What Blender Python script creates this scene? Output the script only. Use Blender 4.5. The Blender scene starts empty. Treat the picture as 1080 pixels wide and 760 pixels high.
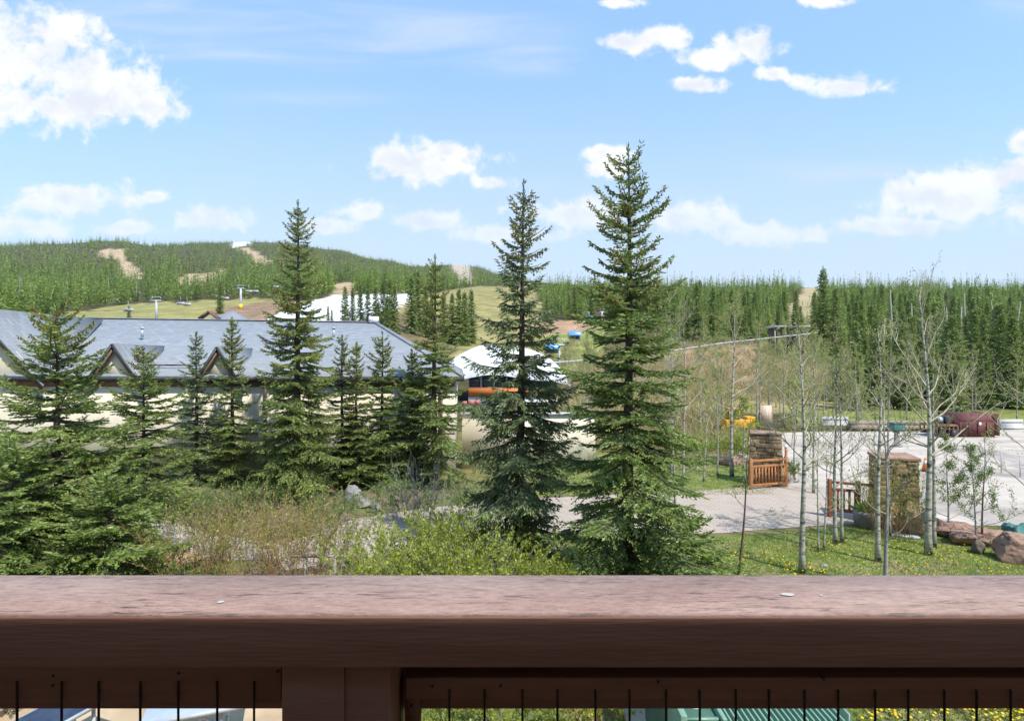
import bpy, bmesh, math, random
import numpy as np
from mathutils import Vector

# ------------------------------------------------------------------ camera, sky, sun, exposure
scene = bpy.context.scene
COL = scene.collection
F = 600.0                      # focal length in photo pixels (1080 wide)
CAMZ = 5.0
R_ = math.radians

cam_d = bpy.data.cameras.new('camera')
cam_d.sensor_width = 36.0
cam_d.lens = 36.0 * F / 1080.0
cam_d.clip_start = 0.05
cam_d.clip_end = 9000
cam = bpy.data.objects.new('camera', cam_d)
COL.objects.link(cam)
cam.location = (0, 0, CAMZ)
cam.rotation_euler = (R_(90), 0, 0)
scene.camera = cam

SUN = Vector((0.38, -0.43, 0.82)).normalized()
sun_d = bpy.data.lights.new('sun', 'SUN')
sun_d.energy = 2.4
sun_d.angle = R_(0.53)
sun_d.color = (1.0, 0.95, 0.87)
sun = bpy.data.objects.new('sun', sun_d)
COL.objects.link(sun)
sun.location = (30, -40, 60)
sun.rotation_euler = SUN.to_track_quat('Z', 'Y').to_euler()

scene.view_settings.view_transform = 'Standard'
scene.view_settings.look = 'None'
scene.view_settings.gamma = 1.0
scene.view_settings.use_curve_mapping = False
scene.view_settings.exposure = 1.4
scene.render.engine = 'CYCLES'
cy = scene.cycles
cy.max_bounces = 6
cy.diffuse_bounces = 3
cy.glossy_bounces = 2
cy.transmission_bounces = 4
cy.transparent_max_bounces = 6
cy.use_denoising = True
cy.sample_clamp_indirect = 6.0


def build_world():
    w = bpy.data.worlds.new('World')
    scene.world = w
    w.use_nodes = True
    nt = w.node_tree
    nt.nodes.clear()
    N, L = nt.nodes, nt.links

    def sock(n, i, v):
        if v is None:
            return
        if hasattr(v, 'is_output'):
            L.new(v, n.inputs[i])
        else:
            n.inputs[i].default_value = v

    def m(op, a, b=None, c=None, clamp=False):
        n = N.new('ShaderNodeMath'); n.operation = op; n.use_clamp = clamp
        sock(n, 0, a); sock(n, 1, b); sock(n, 2, c)
        return n.outputs[0]

    def vm(op, a, b=None):
        n = N.new('ShaderNodeVectorMath'); n.operation = op
        sock(n, 0, a); sock(n, 1, b)
        return n.outputs['Value'] if op == 'LENGTH' else n.outputs[0]

    def sstep(x, lo, hi):
        n = N.new('ShaderNodeMapRange'); n.interpolation_type = 'SMOOTHSTEP'
        sock(n, 0, x); n.inputs[1].default_value = lo; n.inputs[2].default_value = hi
        return n.outputs[0]

    def noise(v, sc, det=8, rough=0.6, dist=0.0):
        n = N.new('ShaderNodeTexNoise')
        sock(n, 'Vector', v)
        n.inputs['Scale'].default_value = sc
        n.inputs['Detail'].default_value = det
        n.inputs['Roughness'].default_value = rough
        n.inputs['Distortion'].default_value = dist
        return n.outputs['Fac']

    def mix(f, a, b):
        n = N.new('ShaderNodeMix'); n.data_type = 'RGBA'
        sock(n, 0, f); sock(n, 6, a); sock(n, 7, b)
        return n.outputs[2]

    sky = N.new('ShaderNodeTexSky')
    sky.sky_type = 'NISHITA'
    sky.sun_disc = False
    sky.sun_elevation = math.asin(SUN.z)
    sky.sun_rotation = math.atan2(SUN.x, SUN.y)
    sky.altitude = 2800
    sky.air_density = 1.0
    sky.dust_density = 0.6
    sky.ozone_density = 1.6
    tc = N.new('ShaderNodeTexCoord')
    sep = N.new('ShaderNodeSeparateXYZ')
    L.new(tc.outputs['Generated'], sep.inputs[0])
    yy = m('MAXIMUM', m('ABSOLUTE', sep.outputs[1]), 0.08)
    px = m('DIVIDE', sep.outputs[0], yy)
    py = m('DIVIDE', sep.outputs[2], yy)
    cb = N.new('ShaderNodeCombineXYZ')
    L.new(px, cb.inputs[0]); L.new(py, cb.inputs[1])
    P = cb.outputs[0]
    # cumulus heaps: direction of the middle (x/y, z/y) and half sizes
    heaps = [
        (20, 62, 96, 58), (55, 32, 54, 36), (70, 82, 84, 46), (118, 98, 74, 36), (100, 100, 82, 40), (30, 112, 125, 34), (160, 112, 40, 24), (-70, 70, 90, 80),
        (445, 172, 78, 23), (470, 162, 42, 15), (520, 193, 22, 9),
        (665, 45, 38, 13), (705, 38, 40, 14), (790, 48, 46, 20), (755, 60, 36, 13), (735, 90, 26, 9),
        (845, 84, 26, 13), (892, 92, 44, 14), (815, 78, 26, 9),
        (985, 205, 76, 24), (1020, 208, 84, 26), (1050, 190, 66, 32), (1078, 152, 26, 14), (1110, 215, 90, 30),
        (70, 212, 82, 23), (215, 230, 50, 17), (163, 208, 22, 9), (385, 222, 34, 12), (450, 234, 44, 13),
        (340, 238, 40, 10), (600, 226, 74, 19), (730, 230, 58, 19), (895, 237, 30, 11), (640, 180, 26, 10), (645, 162, 32, 10),
        (820, 246, 70, 15), (960, 240, 52, 12), (540, 248, 90, 12), (20, 238, 70, 15), (130, 240, 60, 10), (655, 3, 30, 7), (870, 2, 24, 6),
    ]
    field = None
    for (u, v, rx, ry) in heaps:
        d = vm('SUBTRACT', P, ((u - 540) / F, (380 - v) / F, 0))
        d = vm('DIVIDE', d, (rx / F, ry / F, 1))
        f = m('SUBTRACT', 1.0, vm('LENGTH', d))
        if field is None:
            field = f
        else:
            n = N.new('ShaderNodeMath'); n.operation = 'SMOOTH_MAX'
            L.new(field, n.inputs[0]); L.new(f, n.inputs[1]); n.inputs[2].default_value = 0.15
            field = n.outputs[0]
    n1 = noise(P, 9.0, 9, 0.62, 0.25)
    n2 = noise(P, 26.0, 8, 0.6, 0.4)
    det = m('ADD', m('MULTIPLY', m('SUBTRACT', n1, 0.5), 2.9), m('MULTIPLY', m('SUBTRACT', n2, 0.5), 1.9))
    dens = m('ADD', field, det)
    soft = sstep(dens, -0.10, 0.64)
    fade = sstep(py, 0.14, 0.36)                  # low clouds are thin with distance
    mask = m('MULTIPLY', soft, m('ADD', 0.40, m('MULTIPLY', fade, 0.58)))
    # shading of the heaps by their own thickness towards the sun
    Psh = vm('ADD', P, (0.020, 0.045, 0.0))
    n1s = noise(Psh, 9.0, 5, 0.6, 0.25)
    relief = m('SUBTRACT', n1, n1s)
    lit = sstep(m('ADD', m('MULTIPLY', relief, 1.2), m('MULTIPLY', m('SUBTRACT', 0.6, dens), 0.22)), -0.22, 0.12)
    ccol = mix(lit, (2.12, 2.22, 2.44, 1), (2.66, 2.68, 2.70, 1))
    # high thin streaks
    st = N.new('ShaderNodeMapping')
    L.new(P, st.inputs[0])
    st.inputs['Rotation'].default_value = (0, 0, R_(7))
    st.inputs['Scale'].default_value = (0.9, 6.5, 1)
    ns = noise(st.outputs[0], 2.6, 9, 0.62, 0.6)
    band = None
    for (u, v, rx, ry, a) in [(330, 36, 330, 46, 1.0), (540, 62, 110, 26, .8), (120, 18, 200, 40, .8), (330, 105, 160, 16, .45), (880, 185, 300, 24, .5), (650, 200, 200, 20, .5), (1070, 10, 60, 22, .8)]:
        d = vm('DIVIDE', vm('SUBTRACT', P, ((u - 540) / F, (380 - v) / F, 0)), (rx / F, ry / F, 1))
        f = m('MULTIPLY', m('SUBTRACT', 1.0, vm('LENGTH', d), None, True), a)
        band = f if band is None else m('MAXIMUM', band, f)
    cirrus = m('MULTIPLY', m('MULTIPLY', sstep(ns, 0.34, 0.72), sstep(band, 0.0, 0.55)), 0.62)
    # deepen / brighten the clear sky a little, as the photograph's exposure does
    tint = N.new('ShaderNodeMix'); tint.data_type = 'RGBA'; tint.blend_type = 'MULTIPLY'
    tint.inputs[0].default_value = 1.0
    L.new(sky.outputs[0], tint.inputs[6])
    tint.inputs[7].default_value = (1.04, 1.17, 1.19, 1)
    veil = m('ADD', m('MULTIPLY', m('SUBTRACT', 1.0, sstep(py, 0.04, 0.56)), 0.86), 0.06)
    veil = m('MULTIPLY', veil, m('ADD', 0.8, m('MULTIPLY', n1, 0.4)))
    azure = mix(0.62, tint.outputs[2], (0.86, 1.52, 2.40, 1))
    c0 = mix(veil, azure, (1.74, 2.00, 2.32, 1))
    c1 = mix(cirrus, c0, (1.85, 2.1, 2.42, 1))
    c2 = mix(mask, c1, ccol)
    bg = N.new('ShaderNodeBackground')
    L.new(c2, bg.inputs[0])
    bg.inputs[1].default_value = 0.15
    out = N.new('ShaderNodeOutputWorld')
    L.new(bg.outputs[0], out.inputs[0])


build_world()

# ------------------------------------------------------------------ helpers
rng = np.random.default_rng(11)
random.seed(5)


def at(u, v, d):
    """point seen at photo position (u, v), d metres out along the view axis"""
    return np.array([(u - 540) / F * d, d, CAMZ - (v - 380) / F * d])


def flat(u, v, z=0.0):
    """point of the level ground (height z) seen at (u, v)"""
    d = (CAMZ - z) * F / (v - 380)
    return np.array([(u - 540) / F * d, d, z])


class Acc:
    def __init__(self):
        self.V = []; self.Q = []; self.T = []; self.tone = []; self.n = 0

    def add(self, V, Q=None, T=None, tone=None):
        V = np.asarray(V, float).reshape(-1, 3)
        if Q is not None and len(Q):
            self.Q.append(np.asarray(Q, int).reshape(-1, 4) + self.n)
        if T is not None and len(T):
            self.T.append(np.asarray(T, int).reshape(-1, 3) + self.n)
        t = np.full(len(V), 0.5) if tone is None else np.broadcast_to(np.asarray(tone, float), (len(V),))
        self.tone.append(t)
        self.V.append(V); self.n += len(V)

    def box(self, c, s, rz=0.0, tone=None, jit=0.0):
        c = np.asarray(c, float); h = np.asarray(s, float) / 2
        B = np.array([[-1, -1, -1], [1, -1, -1], [1, 1, -1], [-1, 1, -1], [-1, -1, 1], [1, -1, 1], [1, 1, 1], [-1, 1, 1]], float) * h
        if jit:
            B = B + rng.uniform(-jit, jit, B.shape)
        ca, sa = math.cos(rz), math.sin(rz)
        B = np.stack([B[:, 0] * ca - B[:, 1] * sa, B[:, 0] * sa + B[:, 1] * ca, B[:, 2]], 1) + c
        self.add(B, [[0, 3, 2, 1], [4, 5, 6, 7], [0, 1, 5, 4], [1, 2, 6, 5], [2, 3, 7, 6], [3, 0, 4, 7]], tone=tone)

    def beam(self, a, b, w, h, tone=None):
        """square bar from a to b"""
        a = np.asarray(a, float); b = np.asarray(b, float)
        d = (b - a) / np.linalg.norm(b - a)
        up = np.array([0, 0, 1.]) if abs(d[2]) < .95 else np.array([0, 1., 0])
        s = np.cross(d, up); s /= np.linalg.norm(s)
        t = np.cross(s, d)
        s = s * w / 2; t = t * h / 2
        V = [a - s - t, a + s - t, a + s + t, a - s + t, b - s - t, b + s - t, b + s + t, b - s + t]
        self.add(V, [[0, 1, 2, 3], [7, 6, 5, 4], [0, 4, 5, 1], [1, 5, 6, 2], [2, 6, 7, 3], [3, 7, 4, 0]], tone=tone)

    def tube(self, pts, rad, sides=6, tone=None, cap=True):
        pts = np.asarray(pts, float); n = len(pts)
        rad = np.broadcast_to(np.asarray(rad, float), (n,))
        T = np.gradient(pts, axis=0)
        T /= np.linalg.norm(T, axis=1)[:, None] + 1e-12
        ref = np.array([0.31, 0.95, 0.0]) if abs(T[:, 2]).mean() > .6 else np.array([0, 0, 1.])
        A = np.cross(T, ref); A /= np.linalg.norm(A, axis=1)[:, None] + 1e-12
        B = np.cross(T, A)
        th = np.arange(sides) * 2 * np.pi / sides
        V = pts[:, None] + rad[:, None, None] * (A[:, None] * np.cos(th)[None, :, None] + B[:, None] * np.sin(th)[None, :, None])
        i = np.arange(n - 1)[:, None] * sides; j = np.arange(sides)[None]; k = (j + 1) % sides
        Q = np.stack([i + j, i + k, i + sides + k, i + sides + j], -1).reshape(-1, 4)
        Vf = V.reshape(-1, 3)
        tris = None
        if cap:
            Vf = np.concatenate([Vf, pts[:1], pts[-1:]])
            c0, c1 = n * sides, n * sides + 1
            jj = np.arange(sides); kk = (jj + 1) % sides
            tris = np.concatenate([np.stack([np.full(sides, c0), kk, jj], 1), np.stack([np.full(sides, c1), (n - 1) * sides + jj, (n - 1) * sides + kk], 1)])
        if tone is not None and np.ndim(tone) == 1:
            tone = np.concatenate([np.repeat(tone, sides), [tone[0], tone[-1]] if cap else []])
        self.add(Vf, Q, tris, tone)

    def diamonds(self, P, D, Lg, W, rnd, tone, mid=0.42, flatness=0.0):
        """leaf-like diamonds: base P, unit direction D, length, width"""
        n = len(P)
        X = rnd.normal(size=(n, 3))
        if flatness:
            X[:, 2] *= (1 - flatness)
            X = np.cross(D, np.array([0, 0, 1.])) * flatness * rnd.choice([-1, 1], n)[:, None] * 2 + X
        S = np.cross(D, np.cross(X, D)); S /= np.linalg.norm(S, axis=1)[:, None] + 1e-9
        Lg = np.broadcast_to(Lg, (n,))[:, None]; W = np.broadcast_to(W, (n,))[:, None]
        M = P + D * Lg * mid
        V = np.stack([P, M + S * W / 2, P + D * Lg, M - S * W / 2], 1).reshape(-1, 3)
        self.add(V, np.arange(4 * n).reshape(n, 4), tone=np.repeat(tone, 4))

    def mesh(self, name, mat, off=(0, 0, 0), smooth=False):
        me = bpy.data.meshes.new(name)
        V = np.concatenate(self.V) - np.asarray(off, float)
        Q = np.concatenate(self.Q) if self.Q else np.zeros((0, 4), int)
        T = np.concatenate(self.T) if self.T else np.zeros((0, 3), int)
        me.vertices.add(len(V)); me.vertices.foreach_set('co', V.astype(np.float32).ravel())
        loops = np.concatenate([Q.ravel(), T.ravel()]).astype(np.int32)
        me.loops.add(len(loops)); me.loops.foreach_set('vertex_index', loops)
        st = np.concatenate([np.arange(len(Q)) * 4, len(Q) * 4 + np.arange(len(T)) * 3]).astype(np.int32)
        me.polygons.add(len(st)); me.polygons.foreach_set('loop_start', st)
        if smooth:
            me.polygons.foreach_set('use_smooth', np.ones(len(st), bool))
        me.update(calc_edges=True)
        a = me.attributes.new('tone', 'FLOAT', 'POINT')
        a.data.foreach_set('value', np.concatenate(self.tone).astype(np.float32))
        if mat:
            me.materials.append(mat)
        return me

    def build(self, name, mat, parent=None, world=True, smooth=False, bevel=0.0):
        off = parent_world(parent) if (parent is not None and world) else (0, 0, 0)
        o = bpy.data.objects.new(name, self.mesh(name, mat, off, smooth))
        COL.objects.link(o)
        if parent is not None:
            o.parent = parent
        if bevel:
            b = o.modifiers.new('bevel', 'BEVEL'); b.width = bevel; b.segments = 2; b.limit_method = 'ANGLE'
        return o


def parent_world(o):
    p = np.zeros(3)
    while o is not None:
        p = p + np.array(o.location); o = o.parent
    return p


def tag(o, label, cat, group=None, kind=None):
    if label: o['label'] = label
    if cat: o['category'] = cat
    if group: o['group'] = group
    if kind: o['kind'] = kind
    return o


def thing(name, label, cat, loc, group=None):
    o = bpy.data.objects.new(name, None)
    COL.objects.link(o)
    o.empty_display_size = 0.3
    o.location = [float(c) for c in loc]
    return tag(o, label, cat, group)


def dup(root, loc, rz=0.0, sc=1.0, label=None, group=None):
    r = root.copy(); COL.objects.link(r)
    r.location = [float(c) for c in loc]
    r.rotation_euler = (0, 0, rz)
    r.scale = (sc, sc, sc) if np.ndim(sc) == 0 else sc
    if label: r['label'] = label
    if group: r['group'] = group
    for ch in list(root.children):
        c = ch.copy(); COL.objects.link(c); c.parent = r
        for g in list(ch.children):
            d = g.copy(); COL.objects.link(d); d.parent = c
    return r


# ------------------------------------------------------------------ materials
def new_mat(name):
    m = bpy.data.materials.new(name); m.use_nodes = True
    nt = m.node_tree
    return m, nt, nt.nodes['Principled BSDF']


def srgb(r, g, b):
    f = lambda c: (c / 255 / 12.92) if c / 255 <= .04045 else ((c / 255 + .055) / 1.055) ** 2.4
    return (f(r), f(g), f(b), 1)


def noise_mat(name, c1, c2, scale=6.0, rough=0.8, bump=0.0, stretch=(1, 1, 1), detail=6, tone=0.0, spec=0.3, c3=None, scale2=1.0, metal=0.0, bscale=None):
    m, nt, b = new_mat(name)
    N, L = nt.nodes, nt.links
    tc = N.new('ShaderNodeTexCoord'); mp = N.new('ShaderNodeMapping')
    L.new(tc.outputs['Object'], mp.inputs[0]); mp.inputs['Scale'].default_value = stretch
    nz = N.new('ShaderNodeTexNoise'); L.new(mp.outputs[0], nz.inputs['Vector'])
    nz.inputs['Scale'].default_value = scale; nz.inputs['Detail'].default_value = detail; nz.inputs['Roughness'].default_value = .65
    cr = N.new('ShaderNodeValToRGB')
    cr.color_ramp.elements[0].position = .32; cr.color_ramp.elements[1].position = .68
    cr.color_ramp.elements[0].color = (*c1[:3], 1); cr.color_ramp.elements[1].color = (*c2[:3], 1)
    L.new(nz.outputs['Fac'], cr.inputs[0])
    col = cr.outputs[0]
    if c3 is not None:
        n2 = N.new('ShaderNodeTexNoise'); L.new(mp.outputs[0], n2.inputs['Vector'])
        n2.inputs['Scale'].default_value = scale2; n2.inputs['Detail'].default_value = 5
        r2 = N.new('ShaderNodeValToRGB'); r2.color_ramp.elements[0].position = .5; r2.color_ramp.elements[1].position = .66
        L.new(n2.outputs['Fac'], r2.inputs[0])
        mx = N.new('ShaderNodeMix'); mx.data_type = 'RGBA'
        L.new(r2.outputs[0], mx.inputs[0]); L.new(col, mx.inputs[6]); mx.inputs[7].default_value = (*c3[:3], 1)
        col = mx.outputs[2]
    if tone:
        at_ = N.new('ShaderNodeAttribute'); at_.attribute_name = 'tone'
        ml = N.new('ShaderNodeMath'); ml.operation = 'MULTIPLY_ADD'
        L.new(at_.outputs['Fac'], ml.inputs[0]); ml.inputs[1].default_value = 2 * tone; ml.inputs[2].default_value = 1 - tone
        vm = N.new('ShaderNodeVectorMath'); vm.operation = 'SCALE'
        L.new(col, vm.inputs[0]); L.new(ml.outputs[0], vm.inputs['Scale'])
        col = vm.outputs[0]
    L.new(col, b.inputs['Base Color'])
    b.inputs['Roughness'].default_value = rough
    b.inputs['Specular IOR Level'].default_value = spec
    b.inputs['Metallic'].default_value = metal
    if bump:
        bp = N.new('ShaderNodeBump'); bp.inputs['Strength'].default_value = bump; bp.inputs['Distance'].default_value = .02
        if bscale:
            n3 = N.new('ShaderNodeTexNoise'); L.new(mp.outputs[0], n3.inputs['Vector'])
            n3.inputs['Scale'].default_value = bscale; n3.inputs['Detail'].default_value = 6
            L.new(n3.outputs['Fac'], bp.inputs['Height'])
        else:
            L.new(nz.outputs['Fac'], bp.inputs['Height'])
        L.new(bp.outputs[0], b.inputs['Normal'])
    return m


def leaf_mat(name, dark, light, trans=0.3, objvar=0.0, alt=None):
    m = bpy.data.materials.new(name); m.use_nodes = True
    nt = m.node_tree; N, L = nt.nodes, nt.links
    N.clear()
    a = N.new('ShaderNodeAttribute'); a.attribute_name = 'tone'
    mx = N.new('ShaderNodeMix'); mx.data_type = 'RGBA'
    L.new(a.outputs['Fac'], mx.inputs[0])
    mx.inputs[6].default_value = (*dark, 1); mx.inputs[7].default_value = (*light, 1)
    col = mx.outputs[2]
    if objvar:
        oi = N.new('ShaderNodeObjectInfo')
        m2 = N.new('ShaderNodeMix'); m2.data_type = 'RGBA'
        ml = N.new('ShaderNodeMath'); ml.operation = 'MULTIPLY'; ml.inputs[1].default_value = objvar
        L.new(oi.outputs['Random'], ml.inputs[0]); L.new(ml.outputs[0], m2.inputs[0])
        L.new(col, m2.inputs[6]); m2.inputs[7].default_value = (*alt, 1)
        col = m2.outputs[2]
    d = N.new('ShaderNodeBsdfDiffuse'); t = N.new('ShaderNodeBsdfTranslucent')
    L.new(col, d.inputs[0]); L.new(col, t.inputs[0])
    s = N.new('ShaderNodeMixShader'); s.inputs[0].default_value = trans
    L.new(d.outputs[0], s.inputs[1]); L.new(t.outputs[0], s.inputs[2])
    g = N.new('ShaderNodeBsdfGlossy'); g.inputs['Roughness'].default_value = .5; g.inputs[0].default_value = (1, 1, 1, 1)
    s2 = N.new('ShaderNodeMixShader'); s2.inputs[0].default_value = .035
    L.new(s.outputs[0], s2.inputs[1]); L.new(g.outputs[0], s2.inputs[2])
    o = N.new('ShaderNodeOutputMaterial'); L.new(s2.outputs[0], o.inputs[0])
    return m


M = {}
M['spruce'] = leaf_mat('spruce_needles', (0.100, 0.150, 0.034), (0.355, 0.425, 0.105), .45)
M['spruce_deep'] = leaf_mat('deep_green_needles', (0.092, 0.145, 0.038), (0.325, 0.415, 0.105), .45)
M['spruce_blue'] = leaf_mat('blue_green_needles', (0.078, 0.118, 0.050), (0.285, 0.350, 0.135), .42)
M['spruce_fresh'] = leaf_mat('fresh_needles', (0.105, 0.165, 0.034), (0.38, 0.48, 0.12), .4)
M['cones'] = leaf_mat('brown_cones', (0.15, 0.08, 0.03), (0.40, 0.24, 0.10), .1)
M['bark'] = noise_mat('spruce_bark', (0.045, 0.032, 0.026), (0.11, 0.085, 0.068), 14, .95, .8, (1, 1, .3))
M['forest'] = leaf_mat('forest_needles', (0.074, 0.132, 0.024), (0.285, 0.375, 0.072), .35)
M['conifer'] = leaf_mat('conifer_needles', (0.080, 0.128, 0.028), (0.285, 0.370, 0.080), .38, .6, (0.21, 0.27, 0.07))
M['grey_wood'] = noise_mat('grey_dead_wood', (0.20, 0.19, 0.17), (0.34, 0.32, 0.29), 8, .9, .3)
M['bud'] = leaf_mat('aspen_buds', (0.20, 0.22, 0.06), (0.42, 0.46, 0.12), .45)
M['twig_pale'] = noise_mat('pale_twigs', (0.30, 0.27, 0.18), (0.48, 0.44, 0.32), 6, .85)
M['twig_grey'] = noise_mat('grey_twigs', (0.22, 0.20, 0.16), (0.36, 0.33, 0.27), 6, .85)
M['twig_tan'] = noise_mat('tan_twigs', (0.20, 0.105, 0.05), (0.40, 0.235, 0.115), 5, .85)
M['twig_dark'] = noise_mat('dark_twigs', (0.07, 0.05, 0.035), (0.14, 0.10, 0.07), 6, .85)
M['lime'] = leaf_mat('lime_leaves', (0.16, 0.22, 0.020), (0.46, 0.52, 0.050), .5)
M['green_leaf'] = leaf_mat('green_leaves', (0.07, 0.13, 0.022), (0.22, 0.31, 0.055), .45)
M['tan_leaf'] = leaf_mat('tan_buds', (0.17, 0.17, 0.035), (0.37, 0.42, 0.09), .45)
M['brush'] = leaf_mat('dry_brush', (0.27, 0.19, 0.085), (0.46, 0.39, 0.165), .35)
M['dry_leaf'] = leaf_mat('rust_needles', (0.24, 0.11, 0.025), (0.40, 0.22, 0.05), .3)
M['grass'] = leaf_mat('grass_blades', (0.11, 0.175, 0.026), (0.36, 0.41, 0.09), .45)
M['dandelion'] = leaf_mat('yellow_petals', (0.70, 0.50, 0.01), (0.85, 0.66, 0.02), .2)


def aspen_bark():
    m, nt, b = new_mat('aspen_bark')
    N, L = nt.nodes, nt.links
    tc = N.new('ShaderNodeTexCoord'); mp = N.new('ShaderNodeMapping')
    L.new(tc.outputs['Object'], mp.inputs[0]); mp.inputs['Scale'].default_value = (3, 3, 9)
    nz = N.new('ShaderNodeTexNoise'); L.new(mp.outputs[0], nz.inputs['Vector']); nz.inputs['Scale'].default_value = 1.6; nz.inputs['Detail'].default_value = 5
    cr = N.new('ShaderNodeValToRGB')
    e = cr.color_ramp.elements
    e[0].position = .37; e[0].color = (0.055, 0.045, 0.035, 1)
    e[1].position = .46; e[1].color = (0.28, 0.275, 0.22, 1)
    x = cr.color_ramp.elements.new(.7); x.color = (0.45, 0.44, 0.375, 1)
    L.new(nz.outputs['Fac'], cr.inputs[0]); L.new(cr.outputs[0], b.inputs['Base Color'])
    b.inputs['Roughness'].default_value = .85
    return m


M['aspen'] = aspen_bark()


def seam(m, step, width, dark):
    nt = m.node_tree; N, L = nt.nodes, nt.links
    b = N['Principled BSDF']; src = b.inputs['Base Color'].links[0].from_socket
    tc = N.new('ShaderNodeTexCoord'); sp = N.new('ShaderNodeSeparateXYZ'); L.new(tc.outputs['Object'], sp.inputs[0])
    md = N.new('ShaderNodeMath'); md.operation = 'PINGPONG'; md.inputs[1].default_value = step; L.new(sp.outputs[0], md.inputs[0])
    lt = N.new('ShaderNodeMath'); lt.operation = 'LESS_THAN'; lt.inputs[1].default_value = width; L.new(md.outputs[0], lt.inputs[0])
    mx = N.new('ShaderNodeMix'); mx.data_type = 'RGBA'; L.new(lt.outputs[0], mx.inputs[0]); L.new(src, mx.inputs[6]); mx.inputs[7].default_value = (*dark, 1)
    L.new(mx.outputs[2], b.inputs['Base Color'])


# rougher building and ground materials
M['lodge_wall'] = noise_mat('cream_stucco', (0.56, 0.505, 0.385), (0.65, 0.595, 0.48), 1.3, .9, .15, (1, 1, .5), bscale=60)
M['brown_trim'] = noise_mat('brown_trim', (0.13, 0.075, 0.05), (0.20, 0.12, 0.085), 3, .75)
M['drip_edge'] = noise_mat('dark_roof_edge', (0.035, 0.038, 0.045), (0.06, 0.06, 0.07), 5, .5)


def shingle_mat(name, c1, c2, c3):
    m, nt, b = new_mat(name)
    N, L = nt.nodes, nt.links
    tc = N.new('ShaderNodeTexCoord')
    sep = N.new('ShaderNodeSeparateXYZ'); L.new(tc.outputs['Object'], sep.inputs[0])
    cb = N.new('ShaderNodeCombineXYZ'); L.new(sep.outputs[0], cb.inputs[0]); L.new(sep.outputs[1], cb.inputs[1])
    br = N.new('ShaderNodeTexBrick'); L.new(cb.outputs[0], br.inputs['Vector'])
    br.inputs['Scale'].default_value = 1.0; br.inputs['Brick Width'].default_value = .34; br.inputs['Row Height'].default_value = .17
    br.inputs['Mortar Size'].default_value = .006; br.inputs['Bias'].default_value = 0
    br.inputs['Color1'].default_value = (*c1, 1); br.inputs['Color2'].default_value = (*c2, 1); br.inputs['Mortar'].default_value = (*[x * .5 for x in c1], 1)
    nz = N.new('ShaderNodeTexNoise'); L.new(tc.outputs['Object'], nz.inputs['Vector']); nz.inputs['Scale'].default_value = .55; nz.inputs['Detail'].default_value = 7
    mx = N.new('ShaderNodeMix'); mx.data_type = 'RGBA'
    cr = N.new('ShaderNodeValToRGB'); cr.color_ramp.elements[0].position = .4; cr.color_ramp.elements[1].position = .7
    L.new(nz.outputs['Fac'], cr.inputs[0]); L.new(cr.outputs[0], mx.inputs[0])
    L.new(br.outputs['Color'], mx.inputs[6]); mx.inputs[7].default_value = (*c3, 1)
    L.new(mx.outputs[2], b.inputs['Base Color'])
    b.inputs['Roughness'].default_value = .72
    bp = N.new('ShaderNodeBump'); bp.inputs['Strength'].default_value = .5; bp.inputs['Distance'].default_value = .01
    L.new(br.outputs['Fac'], bp.inputs['Height']); bp.invert = True; L.new(bp.outputs[0], b.inputs['Normal'])
    return m


M['shingle'] = shingle_mat('grey_blue_shingles', (0.180, 0.200, 0.226), (0.262, 0.285, 0.315), (0.20, 0.222, 0.25))


def paver_mat():
    m, nt, b = new_mat('pale_pavers')
    N, L = nt.nodes, nt.links
    tc = N.new('ShaderNodeTexCoord'); mp = N.new('ShaderNodeMapping'); L.new(tc.outputs['Object'], mp.inputs[0])
    mp.inputs['Rotation'].default_value = (0, 0, R_(38))
    br = N.new('ShaderNodeTexBrick'); L.new(mp.outputs[0], br.inputs['Vector'])
    br.inputs['Scale'].default_value = 1; br.inputs['Brick Width'].default_value = .30; br.inputs['Row Height'].default_value = .15
    br.inputs['Mortar Size'].default_value = .008
    br.inputs['Color1'].default_value = (.44, .372, .312, 1); br.inputs['Color2'].default_value = (.385, .322, .27, 1); br.inputs['Mortar'].default_value = (.23, .195, .17, 1)
    nz = N.new('ShaderNodeTexNoise'); L.new(tc.outputs['Object'], nz.inputs['Vector']); nz.inputs['Scale'].default_value = .5; nz.inputs['Detail'].default_value = 8
    cr = N.new('ShaderNodeValToRGB'); cr.color_ramp.elements[0].color = (.8, .78, .76, 1); cr.color_ramp.elements[1].color = (1.1, 1.1, 1.1, 1)
    L.new(nz.outputs['Fac'], cr.inputs[0])
    mx = N.new('ShaderNodeMix'); mx.data_type = 'RGBA'; mx.blend_type = 'MULTIPLY'; mx.inputs[0].default_value = 1
    L.new(br.outputs['Color'], mx.inputs[6]); L.new(cr.outputs[0], mx.inputs[7])
    L.new(mx.outputs[2], b.inputs['Base Color']); b.inputs['Roughness'].default_value = .9
    bp = N.new('ShaderNodeBump'); bp.inputs['Strength'].default_value = .4; bp.inputs['Distance'].default_value = .01
    bp.invert = True
    L.new(br.outputs['Fac'], bp.inputs['Height']); L.new(bp.outputs[0], b.inputs['Normal'])
    return m


M['pavers'] = paver_mat()
M['concrete'] = noise_mat('pale_concrete', (0.435, 0.382, 0.328), (0.505, 0.452, 0.395), .7, .9, .1, detail=9, c3=(0.31, .275, .245), scale2=.22)


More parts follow.
